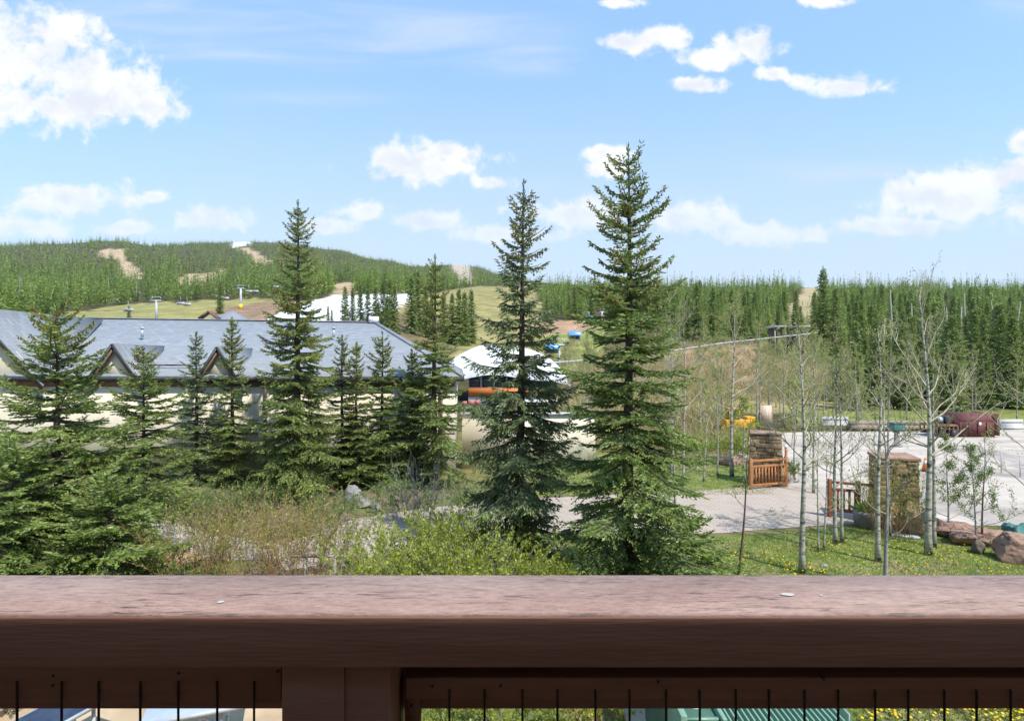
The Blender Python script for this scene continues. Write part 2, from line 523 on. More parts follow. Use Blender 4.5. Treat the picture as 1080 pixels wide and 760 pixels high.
def lot_mat():
    m = M['concrete']; nt = m.node_tree; N, L = nt.nodes, nt.links
    b = N['Principled BSDF']
    src = b.inputs['Base Color'].links[0].from_socket
    tc = N.new('ShaderNodeTexCoord')
    wn = N.new('ShaderNodeTexNoise'); L.new(tc.outputs['Object'], wn.inputs['Vector']); wn.inputs['Scale'].default_value = .9
    ad = N.new('ShaderNodeVectorMath'); ad.operation = 'ADD'; L.new(tc.outputs['Object'], ad.inputs[0]); L.new(wn.outputs['Color'], ad.inputs[1])
    vo = N.new('ShaderNodeTexVoronoi'); vo.feature = 'DISTANCE_TO_EDGE'; vo.inputs['Scale'].default_value = .24; L.new(ad.outputs[0], vo.inputs['Vector'])
    cr = N.new('ShaderNodeValToRGB'); cr.color_ramp.elements[0].position = .004; cr.color_ramp.elements[1].position = .012
    cr.color_ramp.elements[0].color = (.74, .73, .72, 1); cr.color_ramp.elements[1].color = (1, 1, 1, 1); L.new(vo.outputs['Distance'], cr.inputs[0])
    mp = N.new('ShaderNodeMapping'); L.new(tc.outputs['Object'], mp.inputs[0]); mp.inputs['Scale'].default_value = (.05, .9, 1); mp.inputs['Rotation'].default_value = (0, 0, R_(-14))
    tn = N.new('ShaderNodeTexNoise'); L.new(mp.outputs[0], tn.inputs['Vector']); tn.inputs['Scale'].default_value = 1.2; tn.inputs['Detail'].default_value = 6
    c2 = N.new('ShaderNodeValToRGB'); c2.color_ramp.elements[0].position = .36; c2.color_ramp.elements[1].position = .58
    c2.color_ramp.elements[0].color = (.86, .845, .83, 1); c2.color_ramp.elements[1].color = (1, 1, 1, 1); L.new(tn.outputs['Fac'], c2.inputs[0])
    x = src
    for s_ in (cr.outputs[0], c2.outputs[0]):
        mx = N.new('ShaderNodeMix'); mx.data_type = 'RGBA'; mx.blend_type = 'MULTIPLY'; mx.inputs[0].default_value = 1
        L.new(x, mx.inputs[6]); L.new(s_, mx.inputs[7]); x = mx.outputs[2]
    L.new(x, b.inputs['Base Color'])


lot_mat()
M['sandstone'] = noise_mat('tan_sandstone', (0.42, 0.32, 0.20), (0.56, 0.44, 0.30), 1.6, .9, .1, c3=(.36, .26, .16), scale2=.8)
M['lawn'] = noise_mat('lawn_soil', (0.10, 0.15, 0.026), (0.23, 0.25, 0.070), 1.4, .95, .3, c3=(0.24, 0.20, 0.095), scale2=.7, bscale=40)
M['mulch'] = noise_mat('brown_mulch', (0.10, 0.075, 0.045), (0.22, 0.17, 0.11), 2.2, .95, .6, c3=(0.11, 0.14, 0.04), scale2=.6, bscale=30)
M['sand_rock'] = noise_mat('sandstone_rock', (0.26, 0.155, 0.085), (0.46, 0.31, 0.20), 2.2, .9, .7, c3=(.2, .13, .085), scale2=3)
M['pink_rock'] = noise_mat('pink_rock', (0.22, 0.13, 0.095), (0.40, 0.265, 0.20), 2.5, .9, .9, c3=(.14, .09, .07), scale2=3, stretch=(1, 1, 3))
M['grey_rock'] = noise_mat('grey_rock', (0.15, 0.145, 0.135), (0.29, 0.28, 0.265), 3, .9, .6)
M['dark_stone'] = noise_mat('dark_stone', (0.09, 0.075, 0.06), (0.17, 0.15, 0.125), 4, .9, .6)
M['stone'] = noise_mat('stacked_stone', (0.15, 0.105, 0.06), (0.33, 0.24, 0.14), 3, .9, .7, tone=.45)
M['orange_wood'] = noise_mat('orange_brown_wood', (0.30, 0.125, 0.045), (0.44, 0.20, 0.08), 5, .7, .1, (1, 1, .4))
M['red_wood'] = noise_mat('red_brown_wood', (0.20, 0.075, 0.035), (0.30, 0.12, 0.06), 5, .7, .1)
M['weathered'] = noise_mat('weathered_wood', (0.20, 0.15, 0.11), (0.33, 0.27, 0.22), 5, .85, .2)
M['white_fabric'] = noise_mat('white_membrane', (0.62, 0.64, 0.68), (0.72, 0.73, 0.76), 2, .6, c3=(.52, .55, .60), scale2=.5)
seam(M['white_fabric'], 1.1, .035, (.5, .52, .56))
M['orange_paint'] = noise_mat('orange_paint', (0.55, 0.16, 0.035), (0.62, 0.20, 0.05), 3, .6)
M['white_paint'] = noise_mat('white_paint', (0.72, 0.72, 0.72), (0.80, 0.80, 0.79), 3, .6)
M['grey_metal'] = noise_mat('grey_metal', (0.36, 0.39, 0.42), (0.46, 0.49, 0.52), 4, .45, spec=.5)
M['dark_metal'] = noise_mat('dark_metal', (0.03, 0.03, 0.035), (0.06, 0.06, 0.065), 5, .5)
M['rod'] = noise_mat('dark_brown_rod', (0.045, 0.030, 0.025), (0.075, 0.05, 0.04), 20, .6)
M['blue_bubble'] = noise_mat('blue_bubble', (0.08, 0.24, 0.52), (0.12, 0.32, 0.62), 4, .3, spec=.5)
M['yellow_pad'] = noise_mat('yellow_pad', (0.72, 0.46, 0.03), (0.80, 0.55, 0.05), 3, .7)
M['maroon'] = noise_mat('maroon_steel', (0.105, 0.034, 0.034), (0.155, 0.055, 0.052), 1.6, .7, .15, c3=(.15, .075, .05), scale2=1.4)
M['rust'] = noise_mat('rusty_steel', (0.10, 0.06, 0.04), (0.24, 0.14, 0.085), 3, .85, .2)
M['cone_orange'] = noise_mat('cone_orange', (0.75, 0.17, 0.02), (0.8, 0.2, 0.03), 4, .6)
M['green_metal'] = noise_mat('green_steel', (0.045, 0.105, 0.072), (0.065, 0.14, 0.10), 3, .42, spec=.5)
M['green_light'] = noise_mat('pale_green_steel', (0.135, 0.25, 0.185), (0.18, 0.31, 0.235), 3, .4, spec=.5)
M['navy'] = noise_mat('navy_top', (0.025, 0.04, 0.075), (0.05, 0.07, 0.115), 6, .5)
M['pale_table'] = noise_mat('pale_grey_plastic', (0.30, 0.36, 0.44), (0.36, 0.42, 0.50), 6, .5)
M['glass_dark'] = noise_mat('dark_glass', (0.02, 0.035, 0.05), (0.05, 0.075, 0.10), 3, .12, spec=.6)
M['teal_frame'] = noise_mat('teal_frame', (0.10, 0.28, 0.36), (0.14, 0.34, 0.42), 4, .5)
M['teal'] = noise_mat('teal_plastic', (0.04, 0.13, 0.12), (0.07, 0.19, 0.175), 8, .6, .4)
M['dark_soffit'] = noise_mat('shed_wood', (0.06, 0.05, 0.04), (0.12, 0.10, 0.08), 4, .8)
M['amber'] = noise_mat('amber_paint', (0.62, 0.28, 0.01), (0.75, 0.38, 0.02), 4, .55)
M['tan_panel'] = noise_mat('tan_panel', (0.52, 0.38, 0.29), (0.6, 0.45, 0.36), 4, .7)
M['pale_block'] = noise_mat('pale_block', (0.40, 0.39, 0.37), (0.50, 0.49, 0.47), 2, .85, .1)
M['red_plastic'] = noise_mat('red_plastic', (0.42, 0.10, 0.09), (0.5, 0.15, 0.13), 4, .5)


def rail_mats():
    """weathered brown painted timber: faded pinkish paint with grain cracks on the top, darker paint elsewhere"""
    m, nt, b = new_mat('faded_brown_paint')
    N, L = nt.nodes, nt.links
    tc = N.new('ShaderNodeTexCoord')

    def nz(scale, stretch, det=8, rough=.6, dist=0.0):
        mp = N.new('ShaderNodeMapping'); L.new(tc.outputs['Object'], mp.inputs[0]); mp.inputs['Scale'].default_value = stretch
        n = N.new('ShaderNodeTexNoise'); L.new(mp.outputs[0], n.inputs['Vector'])
        n.inputs['Scale'].default_value = scale; n.inputs['Detail'].default_value = det; n.inputs['Roughness'].default_value = rough
        n.inputs['Distortion'].default_value = dist
        return n.outputs['Fac']

    def ramp(f, a, b_, ca, cb_):
        r = N.new('ShaderNodeValToRGB'); r.color_ramp.elements[0].position = a; r.color_ramp.elements[1].position = b_
        r.color_ramp.elements[0].color = ca; r.color_ramp.elements[1].color = cb_
        L.new(f, r.inputs[0]); return r.outputs[0]

    def mul(a, c):
        x = N.new('ShaderNodeMix'); x.data_type = 'RGBA'; x.blend_type = 'MULTIPLY'; x.inputs[0].default_value = 1
        L.new(a, x.inputs[6]); L.new(c, x.inputs[7]); return x.outputs[2]
    base = ramp(nz(2.2, (1.0, 3, 1), 6), .35, .7, (0.280, 0.182, 0.150, 1), (0.385, 0.272, 0.228, 1))
    grain_n = nz(9, (1.1, 8.5, 4), 10, .74, .6)
    crack = ramp(grain_n, .385, .455, (.34, .28, .26, 1), (1, 1, 1, 1))
    patch = ramp(nz(3.2, (.8, 5, 1), 6), .42, .66, (0, 0, 0, 1), (1, 1, 1, 1))
    x = N.new('ShaderNodeMix'); x.data_type = 'RGBA'
    L.new(patch, x.inputs[0]); L.new(mul(base, crack), x.inputs[6]); L.new(base, x.inputs[7])
    fine = ramp(nz(26, (1.5, 5.5, 4), 8, .8), .37, .60, (.70, .67, .66, 1), (1.12, 1.12, 1.12, 1))
    L.new(mul(x.outputs[2], fine), b.inputs['Base Color'])
    b.inputs['Roughness'].default_value = .62
    bp = N.new('ShaderNodeBump'); bp.inputs['Strength'].default_value = .45; bp.inputs['Distance'].default_value = .004
    L.new(grain_n, bp.inputs['Height']); L.new(bp.outputs[0], b.inputs['Normal'])
    M['rail_top'] = m
    M['rail_face'] = noise_mat('brown_paint', (0.290, 0.126, 0.080), (0.355, 0.166, 0.108), 3.0, .6, .2, (1, 6, 12), bscale=14)


rail_mats()

# ------------------------------------------------------------------ terrain
DD = np.array([40, 46, 55, 70, 100, 130, 160, 200, 260, 340, 450, 650, 900, 1200, 1700, 2600], float)
FL = lambda d: 380 + CAMZ * F / d
ucol = [-900, 0, 60, 120, 170, 210, 260, 300, 350, 400, 440, 480, 500, 530, 560, 600, 650, 700, 760, 830, 870, 960, 1080, 2000]
#            70   100  130  160  200  260  340  450  650  900 1200 1700 2600
rows = {
    -900: (400, 365, 348, 336, 328, 318, 308, 297, 281, 268, 262, 266, 280),
    0:    (400, 365, 348, 336, 328, 318, 308, 297, 281, 266, 259, 264, 280),
    60:   (400, 365, 348, 336, 328, 318, 308, 297, 281, 264, 257, 263, 280),
    120:  (400, 365, 346, 335, 328, 318, 308, 297, 280, 261, 254, 262, 280),
    170:  (400, 364, 345, 334, 327, 317, 307, 296, 280, 266, 260, 260, 280),
    210:  (400, 364, 345, 333, 325, 316, 306, 296, 281, 269, 259, 257, 280),
    260:  (400, 364, 344, 331, 322, 315, 305, 296, 282, 271, 260, 255, 280),
    300:  (400, 362, 341, 327, 319, 313, 304, 296, 284, 272, 262, 256, 280),
    350:  (400, 360, 336, 320, 312, 308, 302, 297, 287, 277, 268, 263, 282),
    400:  (400, 360, 337, 321, 312, 308, 303, 299, 291, 284, 277, 274, 284),
    440:  (410, 364, 345, 330, 319, 311, 306, 302, 296, 290, 285, 281, 286),
    480:  (421, 372, 352, 337, 322, 311, 306, 304, 298, 292, 286, 279, 286),
    500:  (422, 374, 354, 338, 323, 310, 305, 304, 299, 293, 287, 281, 288),
    530:  (422, 374, 355, 340, 325, 312, 305, 304, 301, 297, 292, 290, 292),
    560:  (422, 374, 352, 340, 326, 314, 306, 303, 303, 301, 299, 297, 298),
    600:  (422, 374, 352, 340, 327, 315, 306, 303, 303, 302, 301, 300, 300),
    650:  (416, 374, 352, 340, 327, 315, 306, 303, 303, 303, 303, 303, 303),
    700:  (408, 370, 352, 340, 327, 315, 306, 303, 303, 303, 303, 303, 303),
    760:  (408, 368, 352, 340, 327, 315, 306, 303, 303, 303, 303, 303, 303),
    830:  (410, 370, 354, 340, 326, 314, 306, 303, 303, 303, 303, 303, 303),
    870:  (412, 374, 355, 340, 326, 315, 307, 304, 304, 304, 304, 304, 304),
    960:  (413, 375, 355, 341, 327, 315, 307, 304, 304, 304, 304, 304, 304),
    1080: (413, 375, 355, 341, 328, 316, 309, 306, 306, 306, 306, 306, 306),
    2000: (413, 375, 355, 341, 328, 316, 309, 306, 306, 306, 306, 306, 306),
}
ucol = np.array(ucol, float)
VT = np.array([[FL(40), FL(46), FL(55)] + list(rows[int(u)]) for u in ucol])
LD = np.log(DD)


def gv(u, d):
    u = np.clip(np.asarray(u, float), ucol[0], ucol[-1]); ld = np.log(np.clip(np.asarray(d, float), 40, 2600))
    i = np.clip(np.searchsorted(ucol, u) - 1, 0, len(ucol) - 2); a = (u - ucol[i]) / (ucol[i + 1] - ucol[i])
    a = a * a * (3 - 2 * a)
    j = np.clip(np.searchsorted(LD, ld) - 1, 0, len(LD) - 2); b = (ld - LD[j]) / (LD[j + 1] - LD[j])
    return (VT[i, j] * (1 - a) + VT[i + 1, j] * a) * (1 - b) + (VT[i, j + 1] * (1 - a) + VT[i + 1, j + 1] * a) * b


def gz_ud(u, d):
    d = np.asarray(d, float)
    z = CAMZ - (gv(u, d) - 380) * d / F
    return np.where(d < 40, 0.0, z)


def gz(x, y):
    return gz_ud(540 + F * np.asarray(x, float) / np.maximum(y, 1e-3), y)


DSCAN = np.exp(np.linspace(math.log(40), math.log(2000), 500))


def d_for(u, v):
    """distance at which the ground in column u is seen at height v (first from the camera)"""
    vv = gv(np.full(500, u), DSCAN)
    k = np.argmax(vv <= v)
    return DSCAN[k] if vv.min() <= v else DSCAN[np.argmin(vv)]


def inpoly(u, v, poly):
    u = np.asarray(u, float); v = np.asarray(v, float)
    r = np.zeros(u.shape, bool); n = len(poly)
    for i in range(n):
        x1, y1 = poly[i]; x2, y2 = poly[(i + 1) % n]
        c = ((y1 > v) != (y2 > v)) & (u < (x2 - x1) * (v - y1) / (y2 - y1 + 1e-12) + x1)
        r ^= c
    return r


# ground covers of the far land: polygon as seen from the balcony, colour, keeps trees away
COVERS = [
    ('meadow', [(60, 345), (60, 331), (150, 319), (215, 317), (300, 314), (330, 318), (330, 345)], (0.27, 0.26, 0.10), True),
    ('dirt', [(222, 345), (226, 326), (255, 322), (300, 316), (338, 320), (330, 345)], (0.26, 0.18, 0.12), True),
    ('snow', [(265, 347), (290, 332), (330, 318), (350, 311), (435, 310), (438, 322), (395, 332), (372, 350)], (0.64, 0.65, 0.68), True),
    ('snow', [(243, 262), (247, 253), (266, 252), (264, 258), (252, 262)], (0.62, 0.63, 0.66), True),
    ('tan', [(250, 262), (262, 261), (284, 275), (281, 281), (270, 279), (262, 268)], (0.42, 0.32, 0.22), True),
    ('tan', [(104, 272), (106, 263), (130, 263), (130, 272), (150, 287), (152, 297), (128, 296), (126, 273)], (0.42, 0.32, 0.22), True),
    ('tan', [(188, 300), (194, 289), (226, 287), (240, 284), (240, 290), (214, 302)], (0.40, 0.31, 0.20), True),
    ('tan', [(352, 312), (352, 299), (374, 297), (373, 312)], (0.40, 0.31, 0.20), True),
    ('tan', [(476, 282), (480, 276), (494, 277), (499, 300), (484, 300)], (0.40, 0.34, 0.28), True),
    ('meadow', [(408, 398), (410, 330), (440, 312), (500, 302), (562, 301), (575, 330), (572, 398)], (0.27, 0.245, 0.105), True),
    ('brown', [(410, 385), (412, 335), (440, 326), (470, 340), (480, 372), (470, 395)], (0.17, 0.13, 0.075), True),
    ('green', [(562, 400), (570, 352), (600, 345), (640, 345), (640, 400)], (0.24, 0.27, 0.09), True),
    ('dirt', [(552, 356), (556, 340), (612, 338), (640, 332), (644, 342), (612, 350)], (0.36, 0.24, 0.16), True),
    ('tan', [(822, 346), (836, 320), (848, 303), (868, 303), (862, 322), (856, 346)], (0.36, 0.30, 0.18), True),
    ('brush', [(600, 426), (600, 392), (690, 372), (740, 366), (880, 358), (900, 380), (880, 426)], (0.34, 0.24, 0.155), True),
    ('green', [(560, 436), (560, 412), (880, 412), (880, 436)], (0.27, 0.235, 0.11), True),
    ('green', [(840, 449), (840, 433), (2000, 433), (2000, 449)], (0.20, 0.23, 0.065), True),
]
FOREST_FLOOR = (0.075, 0.070, 0.032)


def build_ground():
    us = np.arange(-900, 2001, 7.0)
    ds = np.concatenate([np.linspace(40, 60, 9), np.exp(np.linspace(math.log(62), math.log(2600), 190))])
    Ug, Dg = np.meshgrid(us, ds)
    Z = gz_ud(Ug, Dg)
    nz = np.sin(Ug * .11 + Dg * .05) * np.cos(Dg * .09 - Ug * .03)
    Z = Z + nz * np.clip((Dg - 60) / 200, 0, 1) * .5
    X = (Ug - 540) / F * Dg
    V = np.stack([X, Dg, Z], -1).reshape(-1, 3)
    n, m_ = Ug.shape
    i, j = np.meshgrid(np.arange(n - 1), np.arange(m_ - 1), indexing='ij')
    k = (i * m_ + j).ravel()
    Q = np.stack([k, k + 1, k + m_ + 1, k + m_], 1)
    C = np.tile(np.array(FOREST_FLOOR), (len(V), 1))
    vv = gv(Ug, Dg).ravel(); uu = Ug.ravel()
    for nm, poly, c, _ in COVERS:
        jx = rng.normal(0, 1.0, len(uu)); jy = rng.normal(0, .6, len(uu))
        if nm == 'green' and poly[0][1] > 430:
            jx[:] = 0; jy[:] = 0
        C[inpoly(uu + jx, vv + jy, poly)] = c
    nb = len(V)
    near = np.array([[-120, -60, 0], [120, -60, 0], [120, 40, 0], [-120, 40, 0]], float)
    a = Acc(); a.add(V, Q); a.add(near, [[0, 1, 2, 3]])
    C = np.concatenate([C, np.tile(np.array([0.175, 0.165, 0.065]), (4, 1))])
    m, nt, b = new_mat('ground_cover')
    N, L = nt.nodes, nt.links
    at_ = N.new('ShaderNodeAttribute'); at_.attribute_name = 'cover'
    tc = N.new('ShaderNodeTexCoord')
    z1 = N.new('ShaderNodeTexNoise'); L.new(tc.outputs['Object'], z1.inputs['Vector']); z1.inputs['Scale'].default_value = .16; z1.inputs['Detail'].default_value = 9
    z2 = N.new('ShaderNodeTexNoise'); L.new(tc.outputs['Object'], z2.inputs['Vector']); z2.inputs['Scale'].default_value = 1.4; z2.inputs['Detail'].default_value = 7
    ad = N.new('ShaderNodeMath'); L.new(z1.outputs['Fac'], ad.inputs[0]); L.new(z2.outputs['Fac'], ad.inputs[1])
    cr = N.new('ShaderNodeValToRGB'); cr.color_ramp.elements[0].position = .38; cr.color_ramp.elements[1].position = .62
    hf = N.new('ShaderNodeMath'); hf.operation = 'MULTIPLY'; hf.inputs[1].default_value = .5; L.new(ad.outputs[0], hf.inputs[0])
    L.new(hf.outputs[0], cr.inputs[0]); cr.color_ramp.elements[0].color = (.55, .58, .55, 1); cr.color_ramp.elements[1].color = (1.25, 1.18, 1.15, 1)
    mx = N.new('ShaderNodeMix'); mx.data_type = 'RGBA'; mx.blend_type = 'MULTIPLY'; mx.inputs[0].default_value = 1
    L.new(at_.outputs['Color'], mx.inputs[6]); L.new(cr.outputs[0], mx.inputs[7])
    # snow keeps its own white
    sp = N.new('ShaderNodeSeparateColor'); L.new(at_.outputs['Color'], sp.inputs[0])
    gt = N.new('ShaderNodeMapRange'); gt.inputs[1].default_value = .45; gt.inputs[2].default_value = .6; L.new(sp.outputs[2], gt.inputs[0])
    m2 = N.new('ShaderNodeMix'); m2.data_type = 'RGBA'
    L.new(gt.outputs[0], m2.inputs[0]); L.new(mx.outputs[2], m2.inputs[6]); L.new(at_.outputs['Color'], m2.inputs[7])
    L.new(m2.outputs[2], b.inputs['Base Color']); b.inputs['Roughness'].default_value = .95; b.inputs['Specular IOR Level'].default_value = .1
    o = a.build('ground', m)
    ca = o.data.attributes.new('cover', 'FLOAT_COLOR', 'POINT')
    ca.data.foreach_set('color', np.concatenate([C, np.ones((len(C), 1))], 1).astype(np.float32).ravel())
    o['kind'] = 'structure'


build_ground()


def sheet(name, pts, z, mat, thick=0.0, sub=0):
    """level sheet through the given outline (x, y)"""
    bm = bmesh.new()
    vs = [bm.verts.new((p[0], p[1], z)) for p in pts]
    f = bm.faces.new(vs)
    if f.normal.z < 0: f.normal_flip()
    bmesh.ops.triangulate(bm, faces=bm.faces[:])
    me = bpy.data.meshes.new(name); bm.to_mesh(me); bm.free()
    me.materials.append(mat)
    o = bpy.data.objects.new(name, me); COL.objects.link(o)
    o['kind'] = 'structure'
    return o


def wob(pts, amp=.12, n=5):
    """break a coarse outline into a gently uneven one"""
    out = []
    for a, b in zip(pts, pts[1:] + pts[:1]):
        a = np.array(a[:2]); b = np.array(b[:2])
        k = max(1, min(n, int(np.linalg.norm(b - a) / 1.2)))
        for i in range(k):
            t = i / k
            q = a + (b - a) * t
            if i: q = q + rng.uniform(-amp, amp, 2)
            out.append(q)
    return out


LAWN = [flat(u, v)[:2] for u, v in [(560, 640), (420, 760), (420, 800)]] + [np.array([26., 6.0]), np.array([26., 17.2])] + [flat(u, v)[:2] for u, v in [(1080, 557), (1000, 557), (900, 556), (800, 564), (700, 570), (600, 575)]]
sheet('lawn', wob(LAWN, .08), .004, M['lawn'])
sheet('lawn', wob([flat(u, v)[:2] for u, v in [(560, 524), (700, 519), (770, 516), (812, 512), (800, 496), (770, 482), (720, 470), (560, 470)]], .15), .004, M['lawn'])
sheet('planting_bed', wob([flat(u, v)[:2] for u, v in [(90, 640), (120, 560), (170, 522), (300, 512), (480, 508), (600, 512), (600, 524), (520, 529), (420, 560), (560, 580), (640, 640), (480, 690)]], .2), .003, M['mulch'])
DRIVE = [flat(u, v)[:2] for u, v in [(300, 602), (360, 592), (420, 584), (520, 576), (600, 569), (700, 564), (765, 562), (870, 554), (935, 551), (958, 550), (826, 510), (800, 513), (760, 516), (700, 519), (600, 524), (520, 529), (450, 536), (380, 546), (330, 560), (290, 580)]]
sheet('driveway', wob(DRIVE, .05), .012, M['pavers'])
LOT = [flat(u, v)[:2] for u, v in [(948, 552), (1000, 554), (1080, 555), (1500, 552), (1900, 470), (1300, 454), (1080, 453), (960, 455), (860, 455), (765, 460), (778, 478), (800, 492), (822, 508)]]
sheet('parking_lot', wob(LOT, .05), .016, M['concrete'])
sheet('patio', [np.array(p) for p in [(-14, 3), (-1.9, 3), (-1.7, 10.5), (-14, 10.5)]], .006, M['sandstone'])
sheet('path', wob([flat(u, v)[:2] for u, v in [(150, 600), (215, 590), (300, 590), (300, 575), (215, 560), (160, 545), (60, 560), (40, 610)]], .1), .010, M['concrete'])

# ------------------------------------------------------------------ balcony (the viewer stands on it)
Y0, Y1, ZT = 0.966, 1.144, CAMZ - 0.43


def build_balcony():
    t = thing('balcony', 'brown painted timber balcony railing with faded pinkish top and thin dark rods', 'balcony', (0, 0, CAMZ - 1.5))
    # cap, slightly uneven along its length
    xs = np.linspace(-4.6, 4.6, 240)
    a = Acc()
    e0 = rng.normal(0, .0006, len(xs)); e1 = rng.normal(0, .0006, len(xs))
    for k in range(10):
        c = rng.integers(4, len(xs) - 4); e0[c - 1:c + 2] += rng.uniform(.0008, .0025)
    prof = [(0, -.088), (0, -.003), (.003, 0), (Y1 - Y0 - .004, 0), (Y1 - Y0, -.004), (Y1 - Y0, -.045)]
    V = []
    for x, p, q in zip(xs, e0, e1):
        for (py, pz) in prof:
            V.append((x, Y0 + py + (p if py < .01 and pz > -.01 else 0) - (q if py > .1 else 0), ZT + pz + (q * .5 if pz > -.01 else 0)))
    n = len(prof); V = np.array(V)
    Q = [[i * n + j, (i + 1) * n + j, (i + 1) * n + j + 1, i * n + j + 1] for i in range(len(xs) - 1) for j in range(n - 1)]
    a.add(V, Q)
    # underside closes the board
    a.box((0, (Y0 + Y1) / 2, ZT - .052), (9.2, Y1 - Y0 - .006, .006))
    cap = a.build('top_rail', M['rail_top'], t)
    f = Acc(); f.box((0, Y0 + .0205, ZT - .0455), (9.198, .045, .080)); f.build('fascia_board', M['rail_face'], t, bevel=.002)
    # the nose of the cap is painted like the face board below it
    f = Acc(); f.box((0, Y0 - .0025, ZT - .0465), (9.2, .005, .0835)); f.build('face_trim', M['rail_face'], t, bevel=.0015)
    f = Acc(); f.box((0, Y1 - .02, ZT - .15), (9.2, .022, .20)); f.build('outer_fascia', M['rail_face'], t)
    # post of two boards
    zb = CAMZ - 1.5
    zc = ZT - .0885
    px = lambda u, d: (u - 540) / F * d
    d0 = .972
    for (ua, ub, dd, nm) in [(297, 362.4, d0, 'post'), (363.4, 411, d0 + .004, 'post')]:
        p = Acc(); w = px(ub, dd) - px(ua, dd)
        p.box(((px(ua, dd) + px(ub, dd)) / 2, dd + .0725, (zb + zc) / 2), (w, .145, zc - zb)); p.build(nm, M['rail_face'], t, bevel=.002)
    # bays: lower rail, end trim, rods
    yr = 1.055
    l = Acc(); x0, x1 = -4.6, px(296, yr) ; za = CAMZ - (703 - 380) / F * yr; zz = CAMZ - (741 - 380) / F * yr
    l.box(((x0 + x1) / 2, yr + .019, (za + zz) / 2 + .01), (x1 - x0, .038, za - zz + .02)); l.build('lower_rail', M['rail_face'], t, bevel=.002)
    l = Acc(); x0, x1 = px(428, yr), 4.6; za = CAMZ - (714 - 380) / F * yr; zz = CAMZ - (737 - 380) / F * yr
    l.box(((x0 + x1) / 2, yr + .019, (za + zz) / 2), (x1 - x0, .038, za - zz)); l.build('lower_rail', M['rail_face'], t, bevel=.002)
    l = Acc(); l.box((px(434, yr), yr + .019, (zz + zb) / 2), (px(441, yr) - px(427, yr), .036, zz - zb)); l.build('end_trim', M['rail_face'], t)
    for s in (-1, 1):
        l = Acc(); l.box((s * 2.6 + (-.55 if s < 0 else .45), yr + .019, zb + .10), (3.9, .038, .045)); l.build('bottom_rail', M['rail_face'], t)
    rods = [18, 65, 104, 148, 188, 229, 268, 474, 511, 551, 588, 628, 664, 702.5, 738, 776, 811, 848.5, 884, 923, 958, 996, 1030, 1066]
    rods += [-24 - 41 * k for k in range(14)] + [1103 + 37 * k for k in range(14)]
    yd = yr - .005
    for u in rods:
        x = px(u, yd)
        top = CAMZ - ((718 if u < 300 else 727) - 380) / F * yd
        r = Acc(); r.tube([(x, yd, top), (x + rng.uniform(-.0015, .0015), yd, zb + .5), (x + rng.uniform(-.003, .003), yd, zb + .1)], .0022, 6)
        r.build('baluster', M['rod'], t, smooth=True)
    for u, v in [(56.5, 712), (188.5, 709), (56, 722), (434, 743), (456, 723), (528, 722), (694, 718), (868, 715), (293, 707)]:
        x = px(u, yr); r = Acc(); r.tube([(x, yr - .002, CAMZ - (v - 380) / F * yr), (x, yr + .01, CAMZ - (v - 380) / F * yr)], .0028, 8)
        r.build('screw', M['dark_metal'], t)
    # paint flecks on the cap
    for (u, v, w, h) in [(233, 635, .014, .005), (830, 627, .024, .008), (866, 628, .008, .003)]:
        d = .43 * F / (v - 380)
        k = 14; th = np.linspace(0, 2 * np.pi, k, endpoint=False)
        rr = rng.uniform(.6, 1.1, k)
        p = np.stack([px(u, d) + np.cos(th) * w / 2 * rr, d + np.sin(th) * h * rr, np.full(k, ZT + .0016)], 1)
        a = Acc(); a.add(np.concatenate([p, [[px(u, d), d, ZT + .0022]]]), None, [[i, (i + 1) % k, k] for i in range(k)])
        a.build('paint_fleck', M['pale_block'], t)
    # deck and house wall out of view; roof slab added to shade the railing's inner face
    a = Acc(); a.box((0, -.45, zb - .06), (9.2, 3.2, .12)); a.build('deck', M['rail_face'], t)
    a = Acc(); a.box((0, -2.2, 4.6), (16, .3, 9.2)); a.build('house_wall', M['lodge_wall'], t)
    h = 1.75
    ye = Y0 - (h + .08) * (-SUN.y) / SUN.z - .003  # edge of the unseen slab, set so its shadow stops at the rail front
    a = Acc(); a.box((0, ye - 1.6, ZT + h + .04), (18, 3.2, .08)); a.build('shade_eave', M['brown_trim'], t)


build_balcony()


# ------------------------------------------------------------------ spruces
def nrm(v):
    return v / (np.linalg.norm(v, axis=-1, keepdims=True) + 1e-9)


